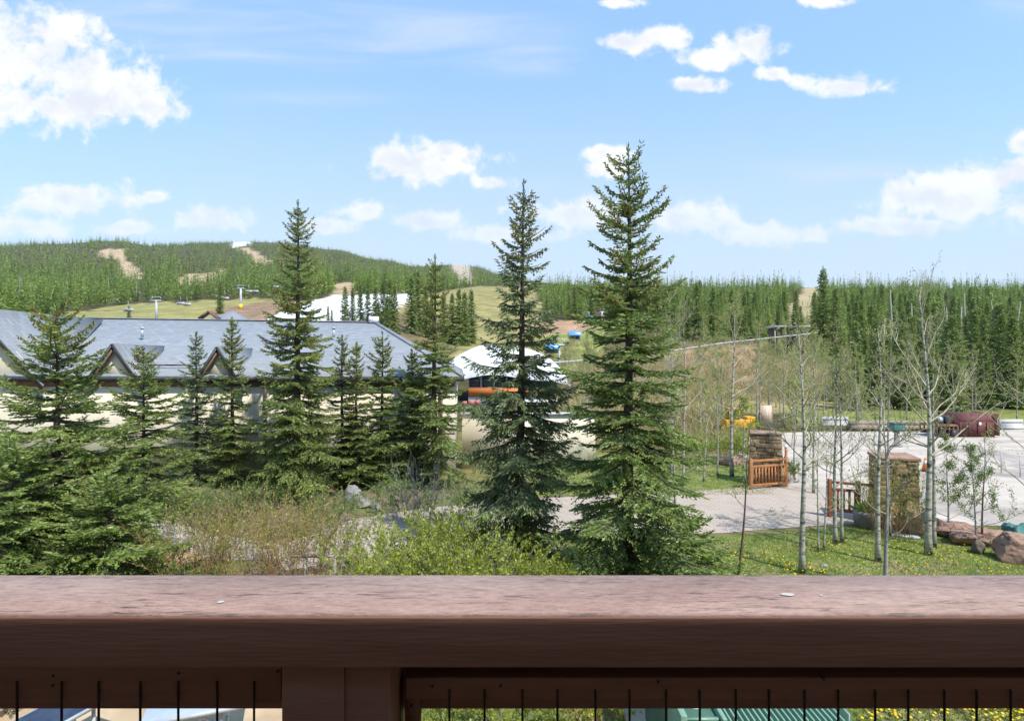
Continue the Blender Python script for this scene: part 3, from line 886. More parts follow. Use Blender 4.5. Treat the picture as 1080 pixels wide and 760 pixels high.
def spruce_arrays(seed, H, Rb, z0=.3, droop=.12, dens=1.0, tw=.115, cones=.35, full=1.0, wdt=.036, lean=(0, 0)):
    r = np.random.default_rng(seed)
    zb, az, fr = [], [], []
    z = z0
    while z < H * .955:
        t = (H - z) / (H - z0)
        n = int(round((2.8 + 2.7 * min(1, t * 1.6) * full))); off = r.uniform(0, 6.28)
        for k in range(n):
            zb.append(z + r.normal(0, .035)); az.append(off + 6.283 * k / n + r.normal(0, .22)); fr.append(r.choice([r.uniform(.82, 1.15), r.uniform(.5, .9)], p=[.65, .35]))
        for k in range(int((.6 + 2.4 * t) * full)):
            zb.append(z + r.uniform(.05, .25)); az.append(r.uniform(0, 6.28)); fr.append(r.uniform(.35, .72))
        z += (.17 + .21 * t ** .8) * (H / 9.) ** .5 * r.uniform(.75, 1.25)
    zb = np.array(zb); az = np.array(az); fr = np.array(fr)
    zb = np.clip(zb, z0, H * .965 - .05)
    t = (H - zb) / (H - z0)
    lob = 1 + .15 * np.sin(az * 2 + seed + zb * .6) + .10 * np.sin(az * 3 + zb * 2)
    Lb = Rb * (.045 + .955 * np.clip(t, 0, 1) ** .74) * fr * lob
    Lb = Lb * np.where(t > .9, 1 - (t - .9) * 1.2, 1)
    Lb = np.maximum(Lb, .07)
    e0 = np.interp(t, [0, .12, .3, .55, .8, 1], [.62, .52, .24, .0, -.16, -.2]) + r.normal(0, .11, len(t))
    sag = (.10 + .20 * t) * r.uniform(.6, 1.3, len(t)); up = (.30 - .10 * t) * r.uniform(.7, 1.4, len(t))

    def P(b, s):
        q = Lb[b] * s
        zz = zb[b] + q * np.tan(e0[b]) - Lb[b] * sag[b] * s ** 1.7 + Lb[b] * up[b] * s ** 3.2
        w = .05 * Lb[b] * np.sin(s * 3 + b)
        ca, sa = np.cos(az[b]), np.sin(az[b])
        return np.stack([ca * q - sa * w, sa * q + ca * w, zz], -1)
    wood = Acc()
    zz = np.linspace(0, H, 16)
    rt = np.interp(zz, [0, .25, H * .5, H], [.0195 * H, .0155 * H, .009 * H, .006])
    lx = np.sin(zz * .7 + seed) * .02
    lean_x = lx + lean[0] * (zz / H) ** 2 * H; lean_y = lean[1] * (zz / H) ** 2 * H
    wood.tube(np.stack([lean_x, lean_y, zz], 1), rt, 10, cap=False)
    S = np.array([0, .2, .45, .7, .97])
    for b in np.where(Lb > .25)[0]:
        wood.tube(P(np.full(5, b), S), np.interp(S, [0, 1], [.012 + .010 * Lb[b], .003]), 4, cap=False)
    # side shoots
    m_ = (Lb / .078 * dens).astype(int) + 2
    bi = np.repeat(np.arange(len(Lb)), 2 * m_)
    s0 = .05 + .16 * np.clip(t, 0, 1)
    u_ = np.concatenate([np.linspace(0, 1, 2 * k) for k in m_])
    s = s0[bi] + (1.0 - s0[bi]) * np.clip(u_ + r.normal(0, .02, len(u_)), 0, 1)
    sg = np.concatenate([np.tile([1, -1], k) for k in m_])
    tan = nrm(P(bi, np.minimum(s + .03, 1.05)) - P(bi, s - .03))
    sd = np.stack([-np.sin(az[bi]), np.cos(az[bi]), np.zeros(len(bi))], 1) * sg[:, None]
    l2 = (.055 + .03 * t[bi] + np.interp(t, [0, .3, .6, 1], [.18, .32, .46, .48])[bi] * Lb[bi] * (1 - s) ** .75 * np.clip((s - s0[bi]) * 5 + .45, 0, 1)) * r.choice([1, 1, 1, .45], len(bi)) * r.uniform(.6, 1.25, len(bi))
    l2 = np.minimum(l2, .72)
    d2 = nrm(tan * .72 + sd * r.uniform(.55, .95, len(bi))[:, None] + np.stack([np.zeros(len(bi))] * 2 + [-droop * r.uniform(.4, 1.6, len(bi)) + r.normal(0, .10, len(bi))], 1))
    o2 = P(bi, s)
    shoot_tone = r.normal(0, .10, len(bi)) + r.normal(0, .14, len(Lb))[bi]
    # twigs on the side shoots
    n3 = np.maximum(2, (l2 / .046 * dens).astype(int) + 1)
    si = np.repeat(np.arange(len(bi)), n3)
    q = np.concatenate([np.linspace(.08, 1, k) for k in n3])
    s3 = np.where(np.arange(len(si)) % 2, 1., -1.)
    D = d2[si]
    side = nrm(np.cross(D, np.array([0, 0, 1.])))
    sagq = (q * l2[si]) ** 2 * (droop * .9)
    base = o2[si] + D * (q * l2[si])[:, None]; base[:, 2] -= sagq
    endm = (q > .99)
    d3 = nrm(D * (.75 + endm[:, None] * 3) + side * (s3 * r.uniform(.5, 1.0, len(si)))[:, None] * (~endm)[:, None] + np.stack([np.zeros(len(si))] * 2 + [-droop * 1.1 + r.normal(0, .22, len(si))], 1))
    l3 = tw * (.65 + .5 * (1 - q)) * r.uniform(.7, 1.25, len(si))
    tone = np.clip(.36 + shoot_tone[si] + r.normal(0, .14, len(si)) + .22 * (s[si] > .86) + .12 * q, 0, 1)
    leaf = Acc()
    leaf.diamonds(base, d3, l3, wdt * r.uniform(.8, 1.25, len(si)), r, tone, .4)
    # needles along the shoots themselves and along outer branch wood
    n4 = np.maximum(1, (l2 / .10).astype(int))
    sj = np.repeat(np.arange(len(bi)), n4); q4 = np.concatenate([np.linspace(0, .8, k) for k in n4])
    b4 = o2[sj] + d2[sj] * (q4 * l2[sj])[:, None]; b4[:, 2] -= (q4 * l2[sj]) ** 2 * droop * .9
    leaf.diamonds(b4, d2[sj], .15, wdt * 1.15, r, np.clip(.30 + shoot_tone[sj] + r.normal(0, .12, len(sj)), 0, 1), .5)
    # leader and branch tips
    nl = 60
    zl = r.uniform(H * .90, H, nl); al = r.uniform(0, 6.28, nl)
    leaf.diamonds(np.stack([np.zeros(nl), np.zeros(nl), zl - .04], 1), nrm(np.stack([np.cos(al) * .6, np.sin(al) * .6, np.full(nl, .8)], 1)), .11, wdt, r, np.clip(r.normal(.5, .15, nl), 0, 1))
    leaf.diamonds(np.array([[0, 0, H - .08]] * 3), np.array([[0, 0, 1.]] * 3), .14, .03, r, np.array([.6] * 3))
    cn = None
    if cones > 0:
        cand = np.where((t[bi] < cones) & (s > .35) & (t[bi] > .02))[0]
        k = min(len(cand), int(len(cand) * .75) + 20)
        pick = r.choice(cand, k, replace=False) if len(cand) else []
        cn = Acc()
        c0 = o2[pick] + d2[pick] * (l2[pick] * r.uniform(.3, 1, len(pick)))[:, None]
        dn = nrm(np.stack([r.normal(0, .25, len(pick)), r.normal(0, .25, len(pick)), np.full(len(pick), -1.)], 1))
        tn = np.clip(r.normal(.45, .25, len(pick)), 0, 1)
        for _ in range(2):
            cn.diamonds(c0, dn, .085, .040, r, tn, .5)
    # lean: shift everything with height
    for A in (leaf, cn):
        if A is None: continue
        for V in A.V:
            hh = np.clip(V[:, 2] / H, 0, 1)
            V[:, 0] += lean[0] * hh ** 2 * H; V[:, 1] += lean[1] * hh ** 2 * H
    return wood, leaf, cn


def spruce(u, vtop, vbase, halfw, label, seed, mat='spruce', group='spruces between the balcony and the lodge', **kw):
    """spruce whose foot shows at (u, vbase) and tip at (u, vtop); halfw is the half width of its lowest boughs in photo pixels"""
    p = flat(u, vbase); d = p[1]
    H = CAMZ - (vtop - 380) / F * d
    t = thing('spruce_tree', label, 'spruce tree', p, group)
    lod = min(1.0, 14.0 / d) if d > 14 else 1.0
    kw.setdefault('dens', .72 + .36 * lod); kw.setdefault('tw', .110 + .03 * (1 - lod)); kw.setdefault('wdt', .034 + .014 * (1 - lod))
    w, l, c = spruce_arrays(seed, H, halfw / F * d, **kw)
    w.build('trunk', M['bark'], t, world=False, smooth=True)
    l.build('crown', M[mat], t, world=False)
    if c is not None and c.n:
        o = c.build('cones', M['cones'], t, world=False); o['kind'] = 'stuff'
    return t


spruce(663, 152, 632, 104, 'tallest spruce, bare dark trunk and wide tiered boughs, growing on the lawn before the driveway', 3, 'spruce_deep', z0=.9, cones=.42, full=1.3)
spruce(548, 190, 603, 74, 'dark blue-green spruce with hanging boughs, beside the tallest spruce, hiding the white-roofed pavilion', 17, 'spruce_blue', z0=.7, droop=.42, cones=.25, full=1.1, lean=(.012, 0))
spruce(314, 211, 524, 58, 'tall slender spruce with many brown cones in its top, in front of the lodge roof', 8, 'spruce', z0=.5, droop=.2, cones=.6, full=1.4)
spruce(458, 268, 512, 44, 'slim yellowish spruce standing in front of the lodge corner', 21, 'spruce', z0=.9, cones=.4, droop=.15, lean=(.004, 0))
spruce(60, 322, 606, 128, 'broad bushy spruce with wide low boughs, in front of the left lodge gable', 12, 'spruce', z0=.35, cones=.2, full=1.1, droop=.1)
spruce(151, 366, 545, 68, 'medium spruce in front of the middle lodge gable, just right of the broad bushy one', 31, 'spruce', z0=.5, droop=.12, cones=.15)
spruce(207, 350, 510, 33, 'narrow bluish spruce against the lodge wall, partner of a taller one on its right', 44, 'spruce_blue', z0=.2, cones=.0, full=1.1)
spruce(245, 334, 512, 33, 'pointed spruce against the lodge wall in front of the right-hand small gable', 45, 'spruce', z0=.4, cones=.35)
spruce(361, 353, 512, 30, 'young bluish spruce close behind the right side of the slender coned spruce', 52, 'spruce_blue', z0=.2, cones=.3)
spruce(376, 360, 516, 27, 'young spruce with browned tip between two taller young spruces by the lodge wall', 53, 'spruce', z0=.3, cones=.5)
spruce(403, 350, 512, 38, 'dense young spruce halfway between the coned spruce and the lodge corner', 54, 'spruce_deep', z0=.4, cones=.3)
spruce(434, 368, 510, 36, 'short dark spruce touching the slim yellowish spruce by the lodge corner', 55, 'spruce_deep', z0=.25, cones=.15)
spruce(15, 462, 640, 150, 'low spruce with bright flat boughs just beyond the left end of the balcony rail', 61, 'spruce_fresh', z0=.2, cones=0, droop=.08)
spruce(112, 500, 632, 105, 'small low spruce at the foot of the broad bushy one, just beyond the rail', 62, 'spruce_fresh', z0=.15, cones=0, droop=.08)
spruce(728, 548, 640, 72, 'small soft green spruce at the right foot of the tallest spruce', 63, 'spruce_fresh', z0=.1, cones=0, droop=.05)


# ------------------------------------------------------------------ aspens
def aspen_arrays(seed, H, rt=.055, spread=.30, leaves=1.0, first=.3, lean=.0, nb=16, curve=.0, up=1.0):
    r = np.random.default_rng(seed)
    trunk, br, lf = Acc(), Acc(), Acc()
    n = 14
    s = np.linspace(0, 1, n)
    ph = r.uniform(0, 6.28, 2)
    tx = lean * H * s + .014 * H * np.sin(s * 5 + ph[0]) * s + curve * H * s * s; ty = .014 * H * np.sin(s * 4 + ph[1]) * s
    TP = np.stack([tx, ty, s * H], 1)
    trunk.tube(TP, rt * (1 - s * .93) * (1 + .25 * np.exp(-s * 25)), 9)
    ep, ed = [], []

    def limb(p, d, L, rad, lev):
        k = 5
        pts = [p]; dd = d
        for i in range(k - 1):
            dd = nrm(dd + r.normal(0, .13, 3) + np.array([0, 0, .10 * up]))
            pts.append(pts[-1] + dd * L / (k - 1))
        pts = np.array(pts)
        br.tube(pts, np.linspace(rad, max(.0022, rad * .3), k), 5 if lev == 0 else 3, cap=False)
        if lev < 2:
            m_ = int(r.integers(3, 6)) if lev == 0 else int(r.integers(2, 4))
            for _ in range(m_):
                f = r.uniform(.25, .98); i = min(int(f * (k - 1)), k - 2); g = f * (k - 1) - i
                q = pts[i] * (1 - g) + pts[i + 1] * g
                dn = nrm(nrm(pts[i + 1] - pts[i]) + r.normal(0, .55, 3) + np.array([0, 0, .15]))
                limb(q, dn, L * r.uniform(.35, .6), max(.0028, rad * .5), lev + 1)
        if lev >= 1:
            for f in r.uniform(.2, 1, int(6)):
                i = min(int(f * (k - 1)), k - 2); g = f * (k - 1) - i
                ep.append(pts[i] * (1 - g) + pts[i + 1] * g); ed.append(dd)
        if lev == 2 or lev == 1:
            ep.append(pts[-1]); ed.append(dd)
    for b in range(nb):
        f = first + (1 - first) * (b + r.uniform(0, .8)) / nb; f = min(f, .985)
        p = np.array([np.interp(f, s, TP[:, i]) for i in range(3)])
        a = b * 2.4 + r.normal(0, .5)
        e = np.interp(f, [first, 1], [.45, 1.15]) + r.normal(0, .15)
        d = np.array([math.cos(a) * math.cos(e), math.sin(a) * math.cos(e), math.sin(e)])
        L = spread * H * (1.15 - .75 * (f - first) / (1 - first)) * r.uniform(.6, 1.1)
        limb(p, d, L, rt * .36 * (1.15 - f) + .003, 0)
    ep = np.array(ep); ed = np.array(ed)
    if leaves > 0:
        k = max(1, int(round(leaves * 2)))
        pp = np.repeat(ep, k, 0) + r.normal(0, .035, (len(ep) * k, 3))
        keep = r.random(len(pp)) < min(1, leaves)
        pp = pp[keep]
        dd = nrm(r.normal(size=pp.shape) + np.array([0, 0, .3]))
        lf.diamonds(pp, dd, r.uniform(.03, .06, len(pp)), r.uniform(.02, .035, len(pp)), r, np.clip(r.normal(.5, .25, len(pp)), 0, 1), .5)
    return trunk, br, lf


def aspen(p, H, label, seed, group='aspens around the gate and lot', trunk_mat='aspen', br_mat='twig_pale', leaf_mat_='bud', **kw):
    t = thing('aspen_tree', label, 'aspen tree', p, group)
    a, b, c = aspen_arrays(seed, H, **kw)
    a.build('trunk', M[trunk_mat], t, world=False, smooth=True)
    b.build('branches', M[br_mat], t, world=False)
    if c.n: c.build('leaves', M[leaf_mat_], t, world=False)
    return t


def aspen_px(u, vb, vt, label, seed, **kw):
    p = flat(u, vb); return aspen(p, CAMZ - (vt - 380) / F * p[1], label, seed, **kw)


aspen_px(846, 604, 352, 'straight thick pale aspen on the lawn, nearest the balcony of those before the driveway', 101, rt=.072, nb=15, leaves=.5, spread=.22, first=.42)
aspen_px(779, 606, 440, 'thin dark crooked bare aspen sapling leaning right over the driveway edge', 102, rt=.032, trunk_mat='twig_dark', br_mat='twig_grey', nb=8, leaves=.25, lean=.09, spread=.22)
aspen_px(863, 582, 440, 'short thin aspen stem, left of a close pair of grey ones', 103, rt=.026, nb=7, leaves=.4, spread=.2)
aspen_px(869, 580, 455, 'short thin curved aspen stem touching a twin stem on its left', 104, rt=.026, nb=7, leaves=.4, lean=.03, spread=.2)
aspen_px(881, 573, 380, 'grey aspen in front of the lower gate, left one of a close pair', 105, rt=.058, nb=14, leaves=.45, spread=.24, br_mat='twig_grey')
aspen_px(888, 572, 372, 'grey aspen in front of the lower gate, right one of a close pair', 106, rt=.045, nb=14, leaves=.45, spread=.24, lean=-.01)
aspen_px(926, 592, 345, 'white slender aspen rising straight in front of the near stone pillar', 107, rt=.066, nb=14, leaves=.5, spread=.2, first=.4)
aspen_px(934, 622, 420, 'dark forked young aspen at the rail, before the near stone pillar', 108, rt=.05, nb=9, leaves=.35, trunk_mat='grey_wood', br_mat='twig_grey', spread=.26, first=.25)
aspen_px(938, 566, 350, 'thin pale aspen close behind the white slender one at the near pillar', 109, rt=.045, nb=12, leaves=.5, spread=.2, first=.4)
aspen_px(979, 585, 310, 'largest bare white aspen with a wide spreading crown, right of the near pillar', 110, rt=.085, nb=22, leaves=.22, spread=.30, first=.36, lean=-.012)
aspen_px(985, 577, 350, 'aspen trunk hugging the right side of the largest white aspen', 111, rt=.055, nb=12, leaves=.3, spread=.22, first=.4)
aspen_px(1000, 564, 468, 'leafy green sapling right of the twin white trunks', 112, rt=.03, nb=12, leaves=1.6, leaf_mat_='green_leaf', trunk_mat='grey_wood', spread=.34, first=.12)
aspen_px(1030, 577, 482, 'leafy thin sapling, left stem of two beside the flat ledge stones', 113, rt=.028, nb=10, leaves=1.3, leaf_mat_='green_leaf', trunk_mat='grey_wood', spread=.34, first=.2, lean=-.05)
aspen_px(1036, 577, 462, 'bare thin dark sapling, right stem of two beside the flat ledge stones', 114, rt=.030, nb=9, leaves=.5, trunk_mat='twig_dark', br_mat='twig_grey', spread=.25, first=.3, lean=.01)
aspen_px(1098, 570, 375, 'wide bare aspen reaching in from the right edge over the lot', 115, rt=.06, nb=22, leaves=.7, spread=.42, first=.2, leaf_mat_='bud')
aspen_px(712, 596, 410, 'slim aspen half hidden in the right boughs of the tallest spruce', 116, rt=.045, nb=10, leaves=.4, spread=.18, first=.45)
aspen_px(721, 512, 320, 'pale bare aspen across the driveway just right of the tallest spruce', 117, rt=.055, nb=14, leaves=.35, spread=.2, first=.4)
aspen_px(708, 508, 300, 'thin tall whitish aspen poking above the right boughs of the tallest spruce', 118, rt=.05, nb=14, leaves=.3, spread=.18, first=.45)
aspen_px(742, 508, 400, 'leaning thin aspen on the grass bank across the driveway', 119, rt=.04, nb=10, leaves=.9, lean=.05, spread=.22)
aspen_px(757, 502, 390, 'slight aspen on the grass bank left of a thick trunk', 120, rt=.045, nb=12, leaves=1., spread=.22)
aspen_px(772, 502, 318, 'thick aspen with a tall feathery yellowish crown left of the far stone pillar', 121, rt=.085, nb=20, leaves=1., spread=.25, first=.34)
aspen_px(784, 494, 425, 'small bright green aspen before the amber machine', 122, rt=.04, nb=14, leaves=2.2, leaf_mat_='lime', spread=.32, first=.3)
aspen_px(838, 506, 405, 'small twiggy aspen right of the far stone pillar', 123, rt=.04, nb=12, leaves=1.0, spread=.3, first=.2)
aspen_px(858, 520, 360, 'pale aspen in the lot side bed behind the straight thick one', 124, rt=.05, nb=14, leaves=.8, spread=.25)

# thickets of leafing aspens beyond the drive and along the lot: four kinds copied about
protos = []
for k in range(5):
    protos.append((150 + k, 6.4))
thick_spots = []
for i in range(54):
    for _ in range(40):
        u = rng.uniform(600, 905); v = rng.uniform(402, 470)
        d = 3000 / (v - 380)
        x = (u - 540) / F * d
        if d < 40 and u > 765: continue
        if v > 452 and 600 < u < 690: pass
        if all((x - a) ** 2 + (d - b) ** 2 > 2.2 for a, b, _ in thick_spots): break
    thick_spots.append((x, d, u))
for i in range(13):
    u = rng.uniform(800, 1075); d = rng.uniform(41.5, 51)
    if 985 < u < 1056: d = rng.uniform(44, 51)
    thick_spots.append(((u - 540) / F * d, d, u))
pt = []
for i, (x, d, u) in enumerate(thick_spots):
    z = float(gz(x, d))
    if i < 5:
        t = aspen((x, d, z), 6.4, 'leafing yellow-green aspen in the thicket beyond the driveway', 150 + i, group='aspens in the thicket beyond the driveway', rt=.06, nb=16, leaves=1.7, spread=.28, first=.22, trunk_mat='grey_wood' if i % 2 else 'aspen', br_mat='twig_pale')
        pt.append(t)
    else:
        dup(pt[i % 5], (x, d, z), rng.uniform(0, 6.28), rng.uniform(.7, 1.25))


# ------------------------------------------------------------------ shrubs
def shrub(p, H, W, n, label, seed, leaf='lime', stem='twig_grey', leaves=6, lsize=.05, arch=.35, name='shrub', cat='shrub', group=None, rad=.008, twigs=5):
    r = np.random.default_rng(seed)
    t = thing(name, label, cat, p, group)
    st, lf = Acc(), Acc()
    LP, LD_ = [], []
    for i in range(n):
        a = r.uniform(0, 6.28); rr = math.sqrt(r.random()) * W * .35
        b = np.array([math.cos(a) * rr, math.sin(a) * rr, 0])
        L = H * r.uniform(.55, 1.05); k = 7; s = np.linspace(0, 1, k)
        out = W * .65 * r.uniform(.1, 1.0); a2 = a + r.normal(0, .6)
        pts = b + np.stack([math.cos(a2) * out * s ** 1.4 + r.normal(0, .012, k).cumsum(), math.sin(a2) * out * s ** 1.4 + r.normal(0, .012, k).cumsum(), L * (s - arch * .5 * s ** 3)], 1)
        st.tube(pts, np.linspace(rad, rad * .25, k), 4, cap=False)
        for _ in range(twigs):
            f = r.uniform(.3, .95); j = min(int(f * (k - 1)), k - 2); g = f * (k - 1) - j
            q = pts[j] * (1 - g) + pts[j + 1] * g
            d = nrm(pts[j + 1] - pts[j]) + r.normal(0, .5, 3); d = nrm(d + np.array([0, 0, .3]))
            Lt = H * r.uniform(.12, .28)
            tp = np.stack([q, q + d * Lt * .5 + r.normal(0, .015, 3), q + d * Lt])
            st.tube(tp, [rad * .4, rad * .3, rad * .15], 3, cap=False)
            if leaves:
                fs = r.uniform(.1, 1, leaves)
                LP += [q + d * Lt * x for x in fs]; LD_ += [d] * leaves
        if leaves:
            for f in r.uniform(.45, 1, leaves):
                j = min(int(f * (k - 1)), k - 2); g = f * (k - 1) - j
                LP.append(pts[j] * (1 - g) + pts[j + 1] * g); LD_.append(nrm(pts[j + 1] - pts[j]))
    st.build('stems', M[stem], t, world=False)
    if LP:
        LP = np.array(LP); LD_ = np.array(LD_)
        LP = np.repeat(LP, 2, 0); LD_ = np.repeat(LD_, 2, 0)
        dd = nrm(LD_ + r.normal(0, .7, LD_.shape))
        n_ = len(LP)
        lf.diamonds(LP + r.normal(0, .012, LP.shape), dd, lsize * r.uniform(.6, 1.3, n_), lsize * .5 * r.uniform(.7, 1.2, n_), r, np.clip(r.normal(.5, .22, n_), 0, 1), .5, .3)
        lf.build('leaves', M[leaf], t, world=False)
    return t


for i, (u, v, H, W, lab) in enumerate([(768, 486, 1.7, 2.0, 'lime green bush in front of the amber machine, left of two'), (788, 488, 1.6, 1.6, 'lime green bush in front of the amber machine, right of two'),
                                        (735, 482, 1.3, 2.0, 'yellow-green bush on the grass bank beyond the driveway'), (700, 478, 1.4, 2.2, 'yellow-green bush behind the right boughs of the tallest spruce')]):
    shrub(flat(u, v), H, W, 44, lab, 280 + i, 'lime', 'twig_grey', 5, .085, .3, 'leafy_shrub', 'shrub', 'bushes on the grass bank', .008, 6)
# tan willows left of centre
for i, (u, v, H, W) in enumerate([(205, 622, 1.9, 1.7), (262, 626, 2.3, 1.9), (322, 618, 2.0, 1.8), (232, 588, 1.9, 1.8), (300, 590, 1.8, 1.6), (360, 596, 1.4, 1.4)]):
    lab = ['tan willow shrub beside the low spruces, leftmost of the willow bed', 'tallest tan willow shrub with upright stems, middle of the willow bed',
           'tan willow shrub in front of the pale path at the rail', 'sparse tan willow behind the leftmost willow', 'reddish tan willow before the slender coned spruce', 'low tan willow beside the thin brown handrail'][i]
    shrub(flat(u, v), H, W, 52, lab, 200 + i, 'tan_leaf', ['twig_tan', 'twig_tan', 'twig_tan', 'twig_dark', 'twig_tan', 'twig_grey'][i], 3, .055, .28, 'willow_shrub', 'shrub', 'tan willow shrubs', .007, 6)
# lime shrubs
limes = [(405, 640, 1.5, 1.7, 'lime green shrub, leftmost of the bright row beyond the rail'), (455, 650, 2.1, 2.0, 'tallest lime green shrub in the middle of the bright row'),
         (510, 650, 1.8, 1.9, 'full lime green shrub before the trunk of the blue-green spruce'), (565, 655, 1.4, 1.6, 'low lime green shrub left of the tallest spruce trunk'),
         (470, 600, 1.5, 1.6, 'yellowish shrub behind the tallest lime green one'), (530, 604, 1.4, 1.5, 'yellowish shrub close under the blue-green spruce'), (600, 640, 1.0, 1.2, 'small lime tuft of shrub between the two big spruces')]
for i, (u, v, H, W, lab) in enumerate(limes):
    shrub(flat(u, v), H, W, 58, lab, 220 + i, 'lime', 'twig_grey', 7, .070, .3, 'leafy_shrub', 'shrub', 'lime green shrubs beyond the rail', .008, 7)
greens = [(280, 536, 1.0, 1.5, 'low green shrub at the left foot of the slender coned spruce'),
          (20, 640, 1.0, 1.6, 'green leafy shrub under the low spruces at the left end of the rail'), (145, 640, 1.0, 1.8, 'green leafy shrub right of the low spruces at the rail'), (195, 560, 1.4, 1.6, 'light green shrub before the narrow bluish spruce'),
          (245, 545, 1.2, 1.5, 'green shrub at the foot of the lodge wall'), (340, 560, 1.3, 1.6, 'grey-green shrub by the grey boulder'), (425, 548, 1.5, 1.8, 'grey-green shrub beyond the lime row'), (500, 545, 1.4, 1.6, 'deep green shrub left of the blue-green spruce trunk'),
          (590, 512, 1.3, 1.7, 'green shrub at the far edge of the driveway'), (640, 510, 1.2, 1.6, 'green shrub behind the tallest spruce trunk'), (832, 508, 1.0, 1.1, 'small green bush at the right foot of the far pillar')]
for i, (u, v, H, W, lab) in enumerate(greens):
    shrub(flat(u, v), H, W, 46, lab, 240 + i, 'green_leaf', 'twig_grey', 6, .06, .35, 'leafy_shrub', 'shrub', 'green shrubs in the planting beds', .007, 6)
shrub(flat(448, 560), 2.3, 1.6, 26, 'grey bare branching shrub among the lime shrubs', 261, 'bud', 'grey_wood', 0, .05, .2, 'bare_shrub', 'shrub', None, .010, 7)
shrub(flat(525, 760), 1.1, 1.2, 34, 'lime leafy shrub seen through the rods right of the balcony post', 262, 'lime', 'twig_grey', 6, .055, .3, 'leafy_shrub', 'shrub', None, .006, 6)
shrub(flat(625, 762), .8, 1.0, 26, 'sparse lime shrub seen through the rods below the rail', 263, 'lime', 'twig_tan', 5, .05, .3, 'leafy_shrub', 'shrub', None, .006, 6)
shrub(flat(470, 775), 1.0, 1.0, 26, 'leafy twiggy shrub close beside the balcony post, below the rail', 265, 'lime', 'twig_grey', 5, .05, .3, 'leafy_shrub', 'shrub', None, .006, 6)
shrub(flat(938, 566), 2.3, 1.45, 44, 'olive climbing shrub covering the face of the near stone pillar', 264, 'bud', 'twig_tan', 5, .05, .15, 'climbing_shrub', 'shrub', None, .006, 7)
shrub(flat(2, 752), .5, .6, 30, 'small green plant at the bottom left corner beside the navy table', 266, 'green_leaf', 'twig_tan', 5, .05, .3, 'leafy_shrub', 'shrub', None, .005, 5)


def brush(n, seed):
    """bare yellow and pinkish brush covering the slope beyond the aspens"""
    r = np.random.default_rng(seed)
    st, lf = Acc(), Acc()
    P0 = []
    while len(P0) < n:
        u = r.uniform(560, 900); v = r.uniform(360, 424)
        d = d_for(u, v)
        if d > 118: continue
        P0.append(((u - 540) / F * d, d))
    for _ in range(420):
        u = r.uniform(560, 775); v = r.uniform(424, 478); d = 3000 / (v - 380)
        P0.append(((u - 540) / F * d, d))
    P0 = np.array(P0); z = gz(P0[:, 0], P0[:, 1])
    k = 26
    base = np.repeat(np.column_stack([P0, z]), k, 0)
    dr = nrm(np.column_stack([r.normal(0, .5, len(base)), r.normal(0, .5, len(base)), r.uniform(.5, 1.2, len(base))]))
    Ls = r.uniform(.5, 1.5, len(base))
    base = base + np.column_stack([r.normal(0, .45, (len(base), 2)), np.zeros(len(base))])
    lf.diamonds(base, dr, Ls, .05, r, np.clip(r.normal(.5, .3, len(base)), 0, 1), .4)
    return lf


o = brush(1300, 5).build('brush', M['brush']); tag(o, 'tan and yellowish dry brush covering the slope beyond the aspens', 'brush', kind='stuff')

